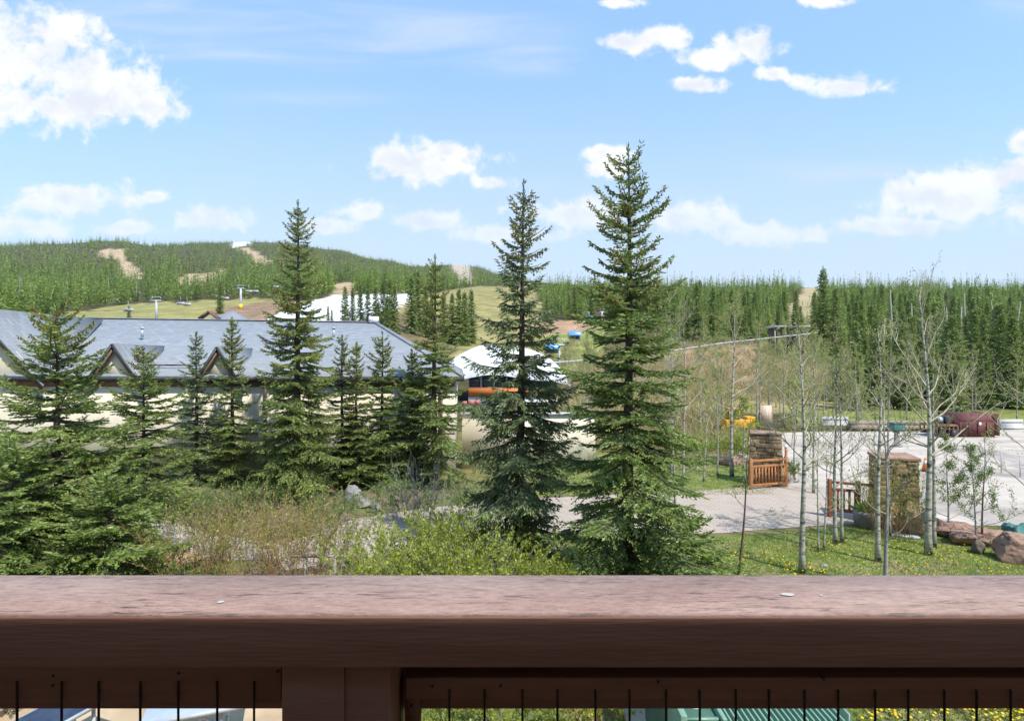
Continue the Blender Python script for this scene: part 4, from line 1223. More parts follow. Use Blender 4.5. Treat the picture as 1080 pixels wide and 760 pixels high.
# ------------------------------------------------------------------ grass and dandelions
def grass_and_flowers():
    r = np.random.default_rng(77)
    g = Acc()

    def strip(n, u0, u1, v0, v1, h):
        v = 1 / r.uniform(1 / (v1 - 380), 1 / (v0 - 380), n) + 380
        u = r.uniform(u0, u1, n)
        d = 3000 / (v - 380); x = (u - 540) / F * d
        return x, d
    polyL = [tuple(p) for p in LAWN]
    parts = [(52000, 440, 1240, 556, 640, .07), (15000, 420, 1120, 715, 790, .06), (16000, 560, 815, 484, 522, .08), (42000, 400, 1260, 634, 722, .06)]
    for n, u0, u1, v0, v1, h in parts:
        x, y = strip(n, u0, u1, v0, v1, h)
        if v1 > 530:
            k = inpoly(x, y, polyL); x, y = x[k], y[k]
        patch = np.sin(x * 1.3 + 2 * np.sin(y * .7)) * np.cos(y * 1.1 + x * .4)
        n = len(x)
        for _ in range(2):
            hh = h * r.uniform(.4, 1.2, n) * (1 + .35 * patch)
            D = nrm(np.column_stack([r.normal(0, .45, n), r.normal(0, .45, n), np.ones(n)]))
            g.diamonds(np.column_stack([x + r.normal(0, .02, n), y + r.normal(0, .02, n), np.full(n, .002)]), D, hh, .012, r, np.clip(.42 + .22 * patch + r.normal(0, .22, n), 0, 1), .3)
    o = g.build('grass', M['grass']); tag(o, 'short uneven green grass of the lawn', 'grass', kind='stuff')
    # dandelions in loose drifts
    P = []
    for (u, v, s, n) in [(845, 603, .45, 42), (975, 583, .5, 30), (800, 588, .7, 30), (772, 592, .6, 26), (860, 580, .6, 20), (905, 592, 1.2, 30), (1045, 603, 1.4, 46), (1010, 590, 1.2, 24), (940, 604, .9, 20), (880, 574, .5, 14),
                         (1030, 748, .35, 70), (985, 744, .22, 30), (1060, 756, .4, 60), (925, 742, .25, 22), (950, 758, .25, 18), (640, 748, .3, 12), (700, 748, .2, 8), (910, 755, .2, 12), (1080, 745, .3, 26), (985, 600, 3, 30), (700, 598, .5, 10)]:
        p = flat(u, v)
        q = r.normal(0, s, (n, 2)) * np.array([1, .6]) + p[:2]
        P += [tuple(a) for a in q]
    f = Acc(); st = Acc()
    th = np.arange(7) * 2 * np.pi / 7
    for (x, y) in P:
        if not inpoly([x], [y], polyL)[0]: continue
        h = r.uniform(.06, .13); w = r.uniform(.021, .034)
        ring = np.stack([x + np.cos(th) * w, y + np.sin(th) * w, np.full(7, h)], 1)
        V = np.concatenate([ring, [[x, y, h + .014]], [[x, y, h - .012]]])
        T = [[i, (i + 1) % 7, 7] for i in range(7)] + [[(i + 1) % 7, i, 8] for i in range(7)]
        f.add(V, None, T, tone=r.random())
        f.n = f.n
    o = f.build('dandelions', M['dandelion']); tag(o, 'yellow dandelions dotted over the lawn', 'dandelions', kind='stuff')


grass_and_flowers()

# ------------------------------------------------------------------ lodge
def build_lodge():
    yw = 24.6; ye = 24.36; zE = 4.40
    XL = -44.0; XR = -2.46
    xr_e = -2.10
    A_ = np.array
    t = thing('lodge_building', 'long cream lodge with grey-blue shingled hip roof and small gables', 'building', (-16, yw, 0))
    w = Acc()
    w.box(((XL + XR) / 2, yw + .15, 2.15), (XR - XL, .3, 4.3))
    w.beam((XR - .15, yw + .3, 2.15), (XR - 1.6, 41, 2.15), .3, 4.3)
    w.build('wall', M['lodge_wall'], t)
    # roof planes with thickness
    ridgeL = A_([XL, 33.0, 7.72]); ridgeR = A_([-7.95, 33.0, 7.20])
    eL = A_([XL, ye, zE]); eR = A_([xr_e, ye, zE - .06]); bR = A_([-3.75, 42.0, zE]); bL = A_([XL, 42, zE])
    dz = A_([0, 0, .16])
    r = Acc()
    top = [eL, eR, bR, bL, ridgeL, ridgeR]
    bot = [p - dz for p in top]
    V = A_(top + bot)
    r.add(V, [[0, 1, 5, 4], [2, 3, 4, 5], [6, 10, 11, 7], [8, 11, 10, 9], [0, 6, 7, 1], [1, 7, 8, 2], [2, 8, 9, 3]], [[1, 2, 5], [7, 11, 8]])
    roof = r.build('roof', M['shingle'], t)
    e = Acc(); e.beam(eL + A_([0, -.02, -.13]), eR + A_([.02, -.02, -.13]), .06, .20); e.beam(eR + A_([.03, 0, -.13]), bR + A_([.03, 0, -.13]), .06, .2)
    e.build('gutter', M['drip_edge'], t)
    rc = Acc(); rc.beam(ridgeL + A_([0, 0, .03]), ridgeR + A_([0, 0, .03]), .3, .05); rc.beam(ridgeR + A_([0, 0, .03]), eR + A_([0, 0, .03]), .26, .05); rc.build('ridge_cap', M['shingle'], roof)
    b = Acc(); b.box(((XL + XR) / 2, yw - .03, 4.06), (XR - XL, .06, .36)); b.build('trim_band', M['brown_trim'], t)
    b = Acc(); b.box(((XL + XR) / 2, yw - .012, 1.86), (XR - XL, .024, .05)); b.build('wall_seam', M['brown_trim'], t)
    for u in (262, 430, -40, 130):
        x = (u - 540) / F * yw
        s = Acc(); s.box((x, yw - .008, 1.9), (.04, .016, 3.9)); s.build('wall_seam', M['lodge_wall'], t)
    sl = 3.3 / 8.9

    def gable(u, vapex, hw, lab=None):
        x = (u - 540) / F * ye; za = CAMZ - (vapex - 380) / F * (ye - .02); zb = 4.22
        g = thing_part = bpy.data.objects.new('gable', None); COL.objects.link(g); g.parent = t; g.location = A_([x, ye, zb]) - parent_world(t)
        yb = ye + (za - zE) / sl + .4                     # ridge runs back into the main roof
        f = Acc()
        tr = [A_([x - hw, yw - .08, zb]), A_([x + hw, yw - .08, zb]), A_([x, yw - .08, za - .12])]
        f.add(A_(tr + [p + A_([0, .07, 0]) for p in tr]), [[0, 1, 4, 3], [1, 2, 5, 4], [2, 0, 3, 5]], [[0, 2, 1], [3, 4, 5]])
        f.build('gable_wall', M['lodge_wall'], g)
        rr = Acc(); rk = Acc(); dk = Acc()
        for s in (-1, 1):
            lo = A_([x + s * (hw + .22), ye - .10, zb - .30 * (za - zb) / hw]); hi = A_([x, ye - .10, za])
            lob = A_([x + s * (hw + .22), ye + .05, lo[2]]); hib = A_([x, yb - .4, za - .01])
            th = A_([0, 0, -.03])
            V = A_([lo, hi, hib, lo + th, hi + th, hib + th])
            rr.add(V, [[0, 3, 4, 1], [1, 4, 5, 2], [2, 5, 3, 0]], [[0, 1, 2], [3, 5, 4]])
            o_ = A_([0, -.02, -.05])
            dk.beam(lo + o_, hi + o_, .04, .10)
            rk.beam(lo + A_([0, .05, -.18]), hi + A_([0, .05, -.18]), .05, .15)
        rr.build('gable_roof', M['shingle'], g); dk.build('drip_edge', M['drip_edge'], g); rk.build('rake_board', M['brown_trim'], g)
    gable(120, 362, 1.12); gable(230, 365, .95); gable(-30, 323, 2.9)
    # low window at the left end
    x0, x1 = (-24 - 540) / F * yw, (27 - 540) / F * yw; z0, z1 = .05, .78
    fr = Acc()
    fr.box(((x0 + x1) / 2, yw - .03, z0), (x1 - x0, .07, .07)); fr.box(((x0 + x1) / 2, yw - .03, z1), (x1 - x0, .07, .07))
    win = fr.build('window', M['teal_frame'], t)
    f2 = Acc()
    for x in np.linspace(x0 + .03, x1 - .03, 6): f2.box((x, yw - .032, (z0 + z1) / 2), (.05, .06, z1 - z0 - .07))
    f2.box(((x0 + x1) / 2, yw - .028, (z0 + z1) / 2), (x1 - x0, .05, .04))
    f2.build('frame', M['teal_frame'], win)
    p = Acc(); p.box(((x0 + x1) / 2, yw - .008, (z0 + z1) / 2), (x1 - x0 - .06, .014, z1 - z0 - .07)); p.build('pane', M['glass_dark'], win)
    # roof details: vent pipe, snow guards
    v = Acc(); q = at(393, 343, 33.0); v.box((q[0] + .1, 32.9, 7.35), (.5, .4, .35)); v.build('roof_vent', M['white_paint'], t)
    for (u, vv) in [(150, 350), (290, 352), (352, 356)]:
        d = 29.5; q = at(u, vv, d); zz = zE + (d - ye) * .372
        v = Acc(); v.tube([(q[0], d, zz - .1), (q[0], d, zz + .34)], .07, 10); v.tube([(q[0], d, zz + .34), (q[0], d, zz + .42)], [.12, .09], 10); v.build('vent_pipe', M['grey_metal'], t)
    for u in (281, 466):
        x = (u - 540) / F * yw; v = Acc(); v.beam((x, yw - .10, .1), (x, yw - .10, 4.2), .09, .08); v.build('downspout', M['brown_trim'], t)
    for (u, vv, L_) in [(170, 383, 1.3), (188, 385, 1.1)]:
        d = 25.2; q = at(u, vv, d); g = Acc(); zz = zE + (d - ye) * sl + .08
        g.box((q[0], d, zz), (L_, .05, .06)); g.build('snow_guard', M['dark_metal'], t)
    # house behind with a pyramid roof
    h = thing('cabin_roof_building', 'small grey pyramid-roofed building peeping over the lodge ridge', 'building', tuple(flat(232, 448)[:2]) + (0,))
    c = A_([at(232, 336, 46)[0], 46, 0]); s = 2.0
    zt = CAMZ + (380 - 325) / F * 46; zl = CAMZ + (380 - 340) / F * 44
    w = Acc(); w.box((c[0], c[1] + s, zl / 2), (3.2, 3.2, zl)); w.build('wall', M['lodge_wall'], h)
    r = Acc(); e = zl - .05
    base = [A_([c[0] - s, c[1], e]), A_([c[0] + s, c[1], e]), A_([c[0] + s, c[1] + 2 * s, e]), A_([c[0] - s, c[1] + 2 * s, e]), A_([c[0], c[1] + s, zt])]
    r.add(A_(base), [[3, 2, 1, 0]], [[0, 1, 4], [1, 2, 4], [2, 3, 4], [3, 0, 4]]); r.build('roof', M['shingle'], h)
    k = Acc(); gx = at(221, 330, 45)
    k.beam(gx + A_([-.75, 0, -.45]), gx + A_([0, 0, .12]), .6, .12); k.beam(gx + A_([.75, 0, -.45]), gx + A_([0, 0, .12]), .6, .12); k.build('dormer', M['brown_trim'], h)


build_lodge()


# ------------------------------------------------------------------ terrace and pavilion
def build_terrace():
    A_ = np.array
    t = thing('terrace_wall', 'low cream retaining wall with flat grey coping right of the lodge', 'wall', (3, 26, 0))
    zt = 2.5; yf = 26.2
    x0, x1 = -2.3, (628 - 540) / F * yf
    w = Acc(); w.box(((x0 + x1) / 2, yf + .15, zt / 2), (x1 - x0, .3, zt)); w.build('wall', M['lodge_wall'], t)
    c = Acc(); c.box(((x0 + x1) / 2, yf + .13, zt + .05), (x1 - x0 + .1, .46, .09)); c.build('coping', M['grey_metal'], t)
    # pavilion
    d = 62.0; zt = -.05
    p = thing('pavilion', 'low pavilion with rounded white roof, arched window row and orange band', 'building', (-3, d, 0), None)
    X0, X1 = (494 - 540) / F * d, (588 - 540) / F * d
    b = Acc(); b.box(((X0 + X1) / 2, d + .2, zt + .55), (X1 - X0, .3, 1.1)); b.build('lower_wall', M['white_paint'], p)
    b = Acc(); b.box(((X0 + X1) / 2, d + .02, zt + 1.58), (X1 - X0 - .04, .3, .95)); b.build('orange_band', M['orange_paint'], p)
    # windows: frames with dark panes
    n = 7
    wz0, wz1 = zt + 2.08, zt + 3.5
    for i in range(n):
        xa = X0 + (X1 - X0) * i / n; xb = X0 + (X1 - X0) * (i + 1) / n
        f = Acc()
        f.box((xa + .04, d + .1, (wz0 + wz1) / 2), (.08, .12, wz1 - wz0)); f.box((xb - .04, d + .1, (wz0 + wz1) / 2), (.08, .12, wz1 - wz0))
        f.box(((xa + xb) / 2, d + .1, wz0 + .03), (xb - xa - .16, .12, .06)); f.box(((xa + xb) / 2, d + .1, wz1 - .03), (xb - xa - .16, .12, .06))
        o = f.build('window', M['grey_metal'], p)
        g = Acc(); g.box(((xa + xb) / 2, d + .12, (wz0 + wz1) / 2), (xb - xa - .17, .02, wz1 - wz0 - .12)); g.build('pane', M['glass_dark'], o)
    # rounded white roof: a low vault with an arched front opening
    r = Acc()
    XA, XB = (455 - 540) / F * d, (602 - 540) / F * d
    nu, nv = 40, 18
    V = []
    for j in range(nv):
        sj = j / (nv - 1)
        for i in range(nu):
            si = i / (nu - 1)
            x = XA + (XB - XA) * si
            e = 1 - abs(2 * si - 1) ** 2.6
            arch = .55 * math.exp(-((x - ((520 - 540) / F * d)) / 2.9) ** 2)
            zlo = zt + 2.2 + .75 * e ** .5 + arch
            prof = math.sin(sj * math.pi / 2 * .98)
            z = zlo + (3.55 * e ** .6 + .1) * prof
            y = d - .7 + 6.5 * (1 - math.cos(sj * math.pi / 2))
            V.append((x, y, z))
    Q = [[j * nu + i, j * nu + i + 1, (j + 1) * nu + i + 1, (j + 1) * nu + i] for j in range(nv - 1) for i in range(nu - 1)]
    Vb = [(x, 2 * (d + 5.79) - y + .0, z) for (x, y, z) in V]
    r.add(V, Q); r.add(Vb, [q[::-1] for q in Q])
    r.build('roof', M['white_fabric'], p, smooth=True)
    b = Acc(); b.box(((X0 + X1) / 2, d + 5.6, zt + 1.8), (X1 - X0 - .2, 10.4, 3.6)); b.build('hall', M['white_paint'], p)
    # small terrace furniture
    zt = 0.02
    for k, (u, lab) in enumerate([(490, 'red chair on the terrace, nearest the lodge corner'), (497, 'red chair on the terrace between two others'), (503, 'red chair on the terrace, farthest from the lodge')]):
        dd = 56 + k * .8; x = (u - 540) / F * dd
        c = thing('terrace_chair', lab, 'chair', (x, dd, zt), 'red chairs on the terrace')
        q = Acc(); q.box((x, dd, zt + .43), (.46, .46, .05)); q.build('seat', M['red_plastic'], c)
        q = Acc(); q.box((x, dd + .22, zt + .72), (.44, .05, .5)); q.build('backrest', M['red_plastic'], c)
        for sx in (-1, 1):
            for sy in (-1, 1):
                q = Acc(); q.box((x + sx * .2, dd + sy * .2, zt + .2), (.04, .04, .4)); q.build('leg', M['grey_metal'], c)
    x = (485 - 540) / F * 56
    c = thing('waste_bin', 'dark blue bin on the terrace beside the red chairs', 'bin', (x, 56, zt))
    q = Acc(); q.tube([(x, 56, zt), (x, 56, zt + .75)], [.22, .26], 12); q.build('body', M['navy'], c)
    q = Acc(); q.tube([(x, 56, zt + .75), (x, 56, zt + .8), (x, 56, zt + .86)], [.29, .29, .12], 12); q.build('lid', M['dark_metal'], c)


build_terrace()


# ------------------------------------------------------------------ gate, pillars, boulders
def stone_pillar(label, c, w, dpt, h, taper, rz, seed):
    r = np.random.default_rng(seed)
    t = thing('stone_pillar', label, 'stone pillar', (c[0], c[1], 0))
    s = Acc(); z = 0.0
    ca, sa = math.cos(rz), math.sin(rz)
    while z < h - .02:
        hh = min(r.uniform(.10, .20), h - z)
        k = 1 - taper * z / h
        ww, dd = w * k, dpt * k
        n = int(r.integers(3, 5))
        cuts = np.sort(np.concatenate([[0, 1], np.clip(np.linspace(0, 1, n + 1)[1:-1] + r.normal(0, .06, n - 1), .1, .9)]))
        for a, b in zip(cuts[:-1], cuts[1:]):
            for face in (0, 1):
                xm = (-.5 + (a + b) / 2) * ww; L_ = (b - a) * ww - .012
                if face == 0: p = (xm, -dd / 2 + dd * .26, L_, dd * .52)
                else: p = (xm, dd / 2 - dd * .24, L_, dd * .46)
                j = r.uniform(-.025, .03)
                x, y = p[0], p[1] - (j if face == 0 else -j)
                s.box((c[0] + x * ca - y * sa, c[1] + x * sa + y * ca, z + hh / 2), (p[2], p[3], hh - .012), rz, tone=float(np.clip(r.normal(.5, .28), 0, 1)), jit=.014)
        z += hh
    s.build('masonry', M['stone'], t, bevel=.012)
    core = Acc(); core.box((c[0], c[1], h / 2), (w * (1 - taper) - .06, dpt * (1 - taper) - .06, h - .02), rz); core.build('core', M['dark_soffit'], t)
    cp = Acc(); cp.box((c[0], c[1], h + .055), (w * (1 - taper) + .07, dpt * (1 - taper) + .07, .09), rz, jit=.03); cp.build('capstone', M['pink_rock'], t, bevel=.02)


p1 = flat(812, 513); stone_pillar('far stone gate pillar with the orange-brown gate leaf folded against it', (p1[0] + .12, p1[1] + .65, 0), 1.35, 1.1, 2.0, .16, R_(-22), 4)
p2 = flat(953, 556); stone_pillar('near stone gate pillar overgrown with olive twigs beside orange boulders', (p2[0] + .05, p2[1] + .55, 0), 1.12, 1.1, 1.98, .05, R_(-18), 9)


def gate(label, a, b, za, zb, n, mat, top_ext=0.0):
    """gate leaf from ground point a to b; za / zb are heights of lower and upper rail"""
    a = np.array([a[0], a[1], 0.]); b = np.array([b[0], b[1], 0.])
    t = thing('gate_leaf', label, 'gate', (a + b) / 2)
    up = np.array([0, 0, 1.])
    e = (b - a) / np.linalg.norm(b - a)
    for h in (za, zb - .22, zb):
        r = Acc(); r.beam(a + up * h, b + e * (top_ext if h == zb else 0) + up * h, .07, .085); r.build('rail', M[mat], t, bevel=.006)
    for i in range(n):
        q = a + (b - a) * (i + .5) / n
        k = Acc(); k.beam(q + up * (za + .0425), q + up * (zb - .2625), .05, .05); k.build('picket', M[mat], t)
    for q in (a, b):
        k = Acc(); k.beam(q - e * .0 + up * .03, q + up * (zb + .10), .11, .11); k.build('post', M[mat], t, bevel=.008)


gate('orange-brown picket gate leaf standing open before the far stone pillar', flat(792, 516), flat(829, 513), .16, 1.10, 11, 'orange_wood')
gate('red-brown picket gate leaf with long top rail beside the near pillar', flat(875, 545), flat(905, 548), .24, 1.12, 5, 'red_wood', .75)
q = flat(829, 513)
t = thing('lamp_post', 'thin orange post with small white cap against the far pillar', 'post', q)
a = Acc(); a.tube([q, q + np.array([0, 0, 1.55])], .05, 8); a.build('post', M['orange_wood'], t)
a = Acc(); a.tube([q + np.array([0, 0, 1.55]), q + np.array([0, 0, 1.60]), q + np.array([0, 0, 1.66])], [.06, .07, .03], 8); a.build('cap', M['white_paint'], t)
q = flat(913, 556)
t = thing('planter_barrel', 'round grey planter with dark plants between the gate leaf and near pillar', 'planter', q)
a = Acc(); a.tube([q, q + np.array([0, 0, .42]), q + np.array([0, 0, .5])], [.30, .34, .35], 18); a.build('tub', M['grey_rock'], t)
a = Acc(); n = 220; rr = np.random.default_rng(3); dd = nrm(np.column_stack([rr.normal(0, .6, n), rr.normal(0, .6, n), rr.uniform(.3, 1, n)]))
a.diamonds(np.repeat([q + np.array([0, 0, .48])], n, 0) + rr.normal(0, .10, (n, 3)) * np.array([1, 1, .1]), dd, rr.uniform(.2, .5, n), .05, rr, rr.random(n)); a.build('foliage', M['spruce_deep'], t)


def boulder(p, size, label, seed, mat, group='boulders and ledge stones', rz=0.0, name='boulder'):
    from mathutils import noise as mn
    bm = bmesh.new(); bmesh.ops.create_icosphere(bm, subdivisions=4, radius=1.0)
    r = np.random.default_rng(seed)
    planes = nrm(r.normal(size=(11, 3)))
    lim = r.uniform(.58, .86, 11)
    for v in bm.verts:
        c = np.array(v.co)
        for n_, l_ in zip(planes, lim):
            dd = c @ n_
            if dd > l_: c = c - n_ * (dd - l_) * .93
        c = c * (1 + .09 * mn.noise(Vector(c * 2.3 + seed)) + .035 * mn.noise(Vector(c * 7 + seed)))
        v.co = Vector((c[0] * size[0] / 2, c[1] * size[1] / 2, max(c[2], -.62) * size[2] / 1.35))
    me = bpy.data.meshes.new(name); bm.to_mesh(me); bm.free(); me.materials.append(M[mat])
    o = bpy.data.objects.new(name, me); COL.objects.link(o)
    o.location = (p[0], p[1], p[2] + size[2] * .40); o.rotation_euler = (0, 0, rz)
    tag(o, label, 'boulder', group)


boulder(flat(964, 561), (1.12, .8, .82), 'big rounded orange-brown boulder leaning on the near pillar', 1, 'sand_rock')
boulder(flat(941, 558), (.62, .6, .75), 'smaller orange-brown boulder squeezed left of the big one at the near pillar', 2, 'sand_rock')
boulder(flat(1003, 564), (1.5, .9, .36), 'flat pinkish ledge stone behind the leafy saplings', 3, 'pink_rock')
boulder(flat(1032, 573), (1.7, .9, .42), 'flat pinkish ledge stone running to the large right boulder', 4, 'pink_rock')
boulder(flat(983, 562), (.7, .6, .42), 'small brown stone right of the twin white trunks', 5, 'pink_rock')
boulder(flat(1070, 590), (1.3, .9, .64), 'large split pink-brown boulder at the right edge of the lawn', 6, 'pink_rock')
boulder(flat(1031, 583), (.34, .4, .30), 'small dark stone left of the large right boulder', 7, 'dark_stone')
boulder(flat(370, 532), (.85, .7, .62), 'pale grey rounded boulder below the young spruces', 8, 'grey_rock')
boulder(flat(385, 535), (.5, .45, .28), 'small white stone right of the pale grey boulder', 9, 'grey_rock')
boulder(flat(395, 536), (.4, .35, .24), 'smallest white stone in the bed by the pale grey boulder', 10, 'grey_rock')
boulder(flat(188, 600), (1.1, .8, .42), 'flat tan rock among the willows near the rail', 11, 'sand_rock')
boulder(flat(435, 592), (.6, .5, .4), 'orange-brown rock half hidden behind the lime shrubs', 12, 'sand_rock')
boulder(flat(775, 490), (1.6, .8, .38), 'grey-brown flat stone edging the grass bank by the far pillar', 13, 'pink_rock')
q = flat(1086, 575)
a = Acc(); rr = np.random.default_rng(5)
g = 9
V = [(q[0] - .3 + .75 * i / (g - 1), q[1] + .1 + .45 * j / (g - 1), .40 + .09 * math.sin(i * 1.1) * math.cos(j * .9) + rr.uniform(-.05, .06)) for j in range(g) for i in range(g)]
Q = [[j * g + i, j * g + i + 1, (j + 1) * g + i + 1, (j + 1) * g + i] for j in range(g - 1) for i in range(g - 1)]
ring = [i for i in range(g)] + [j * g + g - 1 for j in range(1, g)] + [(g - 1) * g + i for i in range(g - 2, -1, -1)] + [j * g for j in range(g - 2, 0, -1)]
low = [(V[k][0], V[k][1], .02) for k in ring]
nV = len(V); V += low
Q += [[ring[k], nV + k, nV + (k + 1) % len(ring), ring[(k + 1) % len(ring)]] for k in range(len(ring))]
a.add(V, Q); o = a.build('tarp', M['teal'], smooth=True); tag(o, 'teal tarp heaped behind the large right boulder', 'tarp')
# pale board on the grass
q = flat(953, 566); a = Acc(); a.box((q[0], q[1], .03), (.75, .2, .05), R_(-20)); o = a.build('board', M['grey_metal']); tag(o, 'pale grey board lying on the grass before the boulders', 'board')
q = flat(869, 597); boulder(q, (.18, .14, .08), 'tiny white stone on the lawn by the straight thick aspen', 14, 'grey_rock')
q = flat(1030, 604); boulder(q, (.16, .12, .07), 'tiny white stone on the lawn near the right boulder', 15, 'grey_rock')

# traffic cone
q = flat(976, 497)
t = thing('traffic_cone', 'orange traffic cone with white band on the lot', 'traffic cone', q)
a = Acc(); a.tube([q + np.array([0, 0, .04]), q + np.array([0, 0, .62])], [.15, .04], 14); a.build('body', M['cone_orange'], t, smooth=True)
a = Acc(); a.tube([q + np.array([0, 0, .34]), q + np.array([0, 0, .50])], [.100, .072], 14); a.build('band', M['white_paint'], t, smooth=True)
a = Acc(); a.box(q + np.array([0, 0, .02]), (.40, .40, .04)); a.build('base', M['dark_metal'], t)

# brown handrail among willows
q0, q1 = flat(322, 622), flat(384, 622)
t = thing('handrail', 'thin brown handrail on grey posts among the willows', 'handrail', (q0 + q1) / 2)
for q in (q0 * .5 + q1 * .5, q1, q0):
    a = Acc(); a.beam(q, q + np.array([0, 0, .72]), .07, .07); a.build('post', M['grey_wood'], t)
a = Acc(); a.beam(q0 + np.array([-.3, 0, .74]), q1 + np.array([.05, 0, .74]), .06, .05); a.build('rail', M['weathered'], t)


# ------------------------------------------------------------------ lot: dumpster, machines, barriers
def build_lot_things():
    A_ = np.array
    d = 37.0
    X = lambda u: (u - 540) / F * d
    x0, x1 = X(1012), X(1051)
    w = x1 - x0; c = (x0 + x1) / 2; dep = 1.9
    t = thing('dumpster', 'closed maroon steel dumpster with sloping lid and white label in the lot', 'dumpster', (c, d, 0))
    # body: prism with sloping front lid
    prof = [(0, .12), (0, 1.02), (.55, 1.50), (dep, 1.50), (dep, .12)]
    V = [(x0, d + p, z) for p, z in prof] + [(x1, d + p, z) for p, z in prof]
    b = Acc(); b.add(V, [[0, 1, 6, 5], [2, 3, 8, 7], [3, 4, 9, 8], [4, 0, 5, 9], [1, 2, 7, 6]], [[0, 2, 1], [0, 3, 2], [0, 4, 3], [5, 6, 7], [5, 7, 8], [5, 8, 9]])
    b.build('body', M['maroon'], t)
    for k in range(5):
        x = x0 + .05 + (w - .1) * k / 4
        r = Acc(); r.box((x, d - .03, .57), (.07, .06, .86)); r.build('rib', M['maroon'], t)
    l = Acc(); l.beam((c, d + .0, 1.045), (c, d + .57, 1.545), w - .05, .04); l.build('lid', M['maroon'], t)
    e = Acc(); e.box((x1 + .05, d + dep / 2 - .1, .83), (.08, dep + .1, 1.42)); e.build('end_frame', M['rust'], t)
    s = Acc(); s.box((X(1033), d - .012, .88), (.22, .02, .2)); s.build('label', M['white_paint'], t)
    s = Acc(); s.box((c, d + dep / 2, .07), (w, dep - .3, .1)); s.build('skid', M['rust'], t)
    # rusty trailer frame left of it
    x0, x1 = X(988), X(1010)
    t = thing('trailer_frame', 'rusty open steel frame with a machine on it, left of the maroon dumpster', 'trailer', ((x0 + x1) / 2, d, 0))
    for y in (d, d + 1.5):
        for z in (.2, .75):
            f = Acc(); f.beam((x0, y, z), (x1, y, z), .09, .10); f.build('rail', M['rust'], t)
        for k in range(6):
            x = x0 + (x1 - x0) * k / 5; f = Acc(); f.beam((x, y, .25), (x, y, .70), .07, .05); f.build('upright', M['rust'], t)
    f = Acc(); f.box(((x0 + x1) / 2, d + .75, .80), (x1 - x0, 1.3, .06)); f.build('bed', M['rust'], t)
    f = Acc(); f.box(((x0 + x1) / 2 - .25, d + .7, 1.12), (.6, .7, .55)); f.tube([((x0 + x1) / 2 + .35, d + .3, 1.12), ((x0 + x1) / 2 + .35, d + 1.1, 1.12)], .25, 12); f.build('engine', M['dark_metal'], t, bevel=.02)
    f = Acc(); f.tube([((x0 + x1) / 2 - .25, d + .25, 1.15), ((x0 + x1) / 2 - .25, d + .35, 1.15)], .17, 12); f.build('fan_cover', M['grey_metal'], t)
    f = Acc(); f.tube([((x0 + x1) / 2 + .1, d + .7, .83), ((x0 + x1) / 2 + .1, d + .7, 1.65)], .05, 8); f.build('exhaust_pipe', M['rust'], t)
    for k in (-1, 1):
        f = Acc(); xx = (x0 + x1) / 2 + k * .4; f.tube([(xx, d - .16, .24), (xx, d - .05, .24)], .24, 16); f.build('wheel', M['dark_metal'], t)
    # log barrier to the left
    x0, x1 = X(899), X(985)
    t = thing('log_barrier', 'low brown log barrier along the far side of the lot', 'barrier', ((x0 + x1) / 2, 40.5, 0))
    for z, y in ((.2, 40.5), (.2, 40.9), (.52, 40.7)):
        g = Acc(); xs = np.linspace(x0 * 1.09, x1 * 1.09, 8); g.tube(np.stack([xs, np.full(8, y), np.full(8, z) + rng.normal(0, .02, 8)], 1), .19, 10); g.build('log', M['weathered'], t, smooth=True)
    # white barriers
    for (ua, ub, dd, lab) in [(1054, 1078, 41.5, 'white concrete barrier right of the maroon dumpster'), (866, 894, 43.5, 'white concrete barrier seen between aspen trunks left of the log barrier')]:
        xa, xb = (ua - 540) / F * dd, (ub - 540) / F * dd
        t = thing('road_barrier', lab, 'barrier', ((xa + xb) / 2, dd, 0), 'white barriers along the lot')
        prof = [(-.28, 0), (-.28, .12), (-.12, .32), (-.09, .72), (.09, .72), (.12, .32), (.28, .12), (.28, 0)]
        n = len(prof); V = [(xa, dd + p, z) for p, z in prof] + [(xb, dd + p, z) for p, z in prof]
        b = Acc(); b.add(V, [[i, (i + 1) % n, n + (i + 1) % n, n + i] for i in range(n)] + [[0, 7, 6, 1], [1, 6, 5, 2], [2, 5, 4, 3], [8, 9, 14, 15], [9, 10, 13, 14], [10, 11, 12, 13]])
        b.build('body', M['pale_block'], t)
        s = Acc(); s.box(((xa + xb) / 2, dd - .1105, .5), (xb - xa - .1, .03, .05)); s.build('stripe', M['dark_metal'], t)
    # teal drum on a grey pedestal
    dd = 33.0; x = (946 - 540) / F * dd
    t = thing('pump_stand', 'teal box on a grey stand in the lot behind the near pillar', 'pump', (x, dd, 0))
    b = Acc(); b.tube([(x, dd, 0), (x, dd, .1), (x, dd, .12), (x, dd, .95)], [.3, .3, .16, .14], 12); b.build('stand', M['grey_rock'], t)
    b = Acc(); b.box((x, dd, 1.16), (.66, .5, .38)); b.build('box', M['teal'], t, bevel=.03)
    b = Acc(); b.box((x, dd, 1.38), (.74, .58, .06)); b.build('lid', M['green_metal'], t, bevel=.01)
    # wire fence at right
    t = thing('wire_fence', 'thin grey wire fence standing on the lot near the right edge', 'fence', tuple(flat(1060, 500)))
    pts = [flat(u, v) for u, v in [(1040, 496), (1056, 499), (1076, 503), (1100, 508)]]
    for p in pts:
        b = Acc(); b.tube([p, p + A_([0, 0, .95])], .022, 6); b.build('post', M['grey_metal'], t)
    for h in (.15, .4, .65, .9):
        b = Acc()
        b.tube([p + A_([0, 0, h]) for p in pts], .007, 4); b.build('wire', M['grey_metal'], t)
    # amber loader among aspens
    dd = 37.5; x = (780 - 540) / F * dd
    t = thing('loader', 'amber yellow loader parked behind small aspens beyond the far pillar', 'loader', (x, dd, 0))
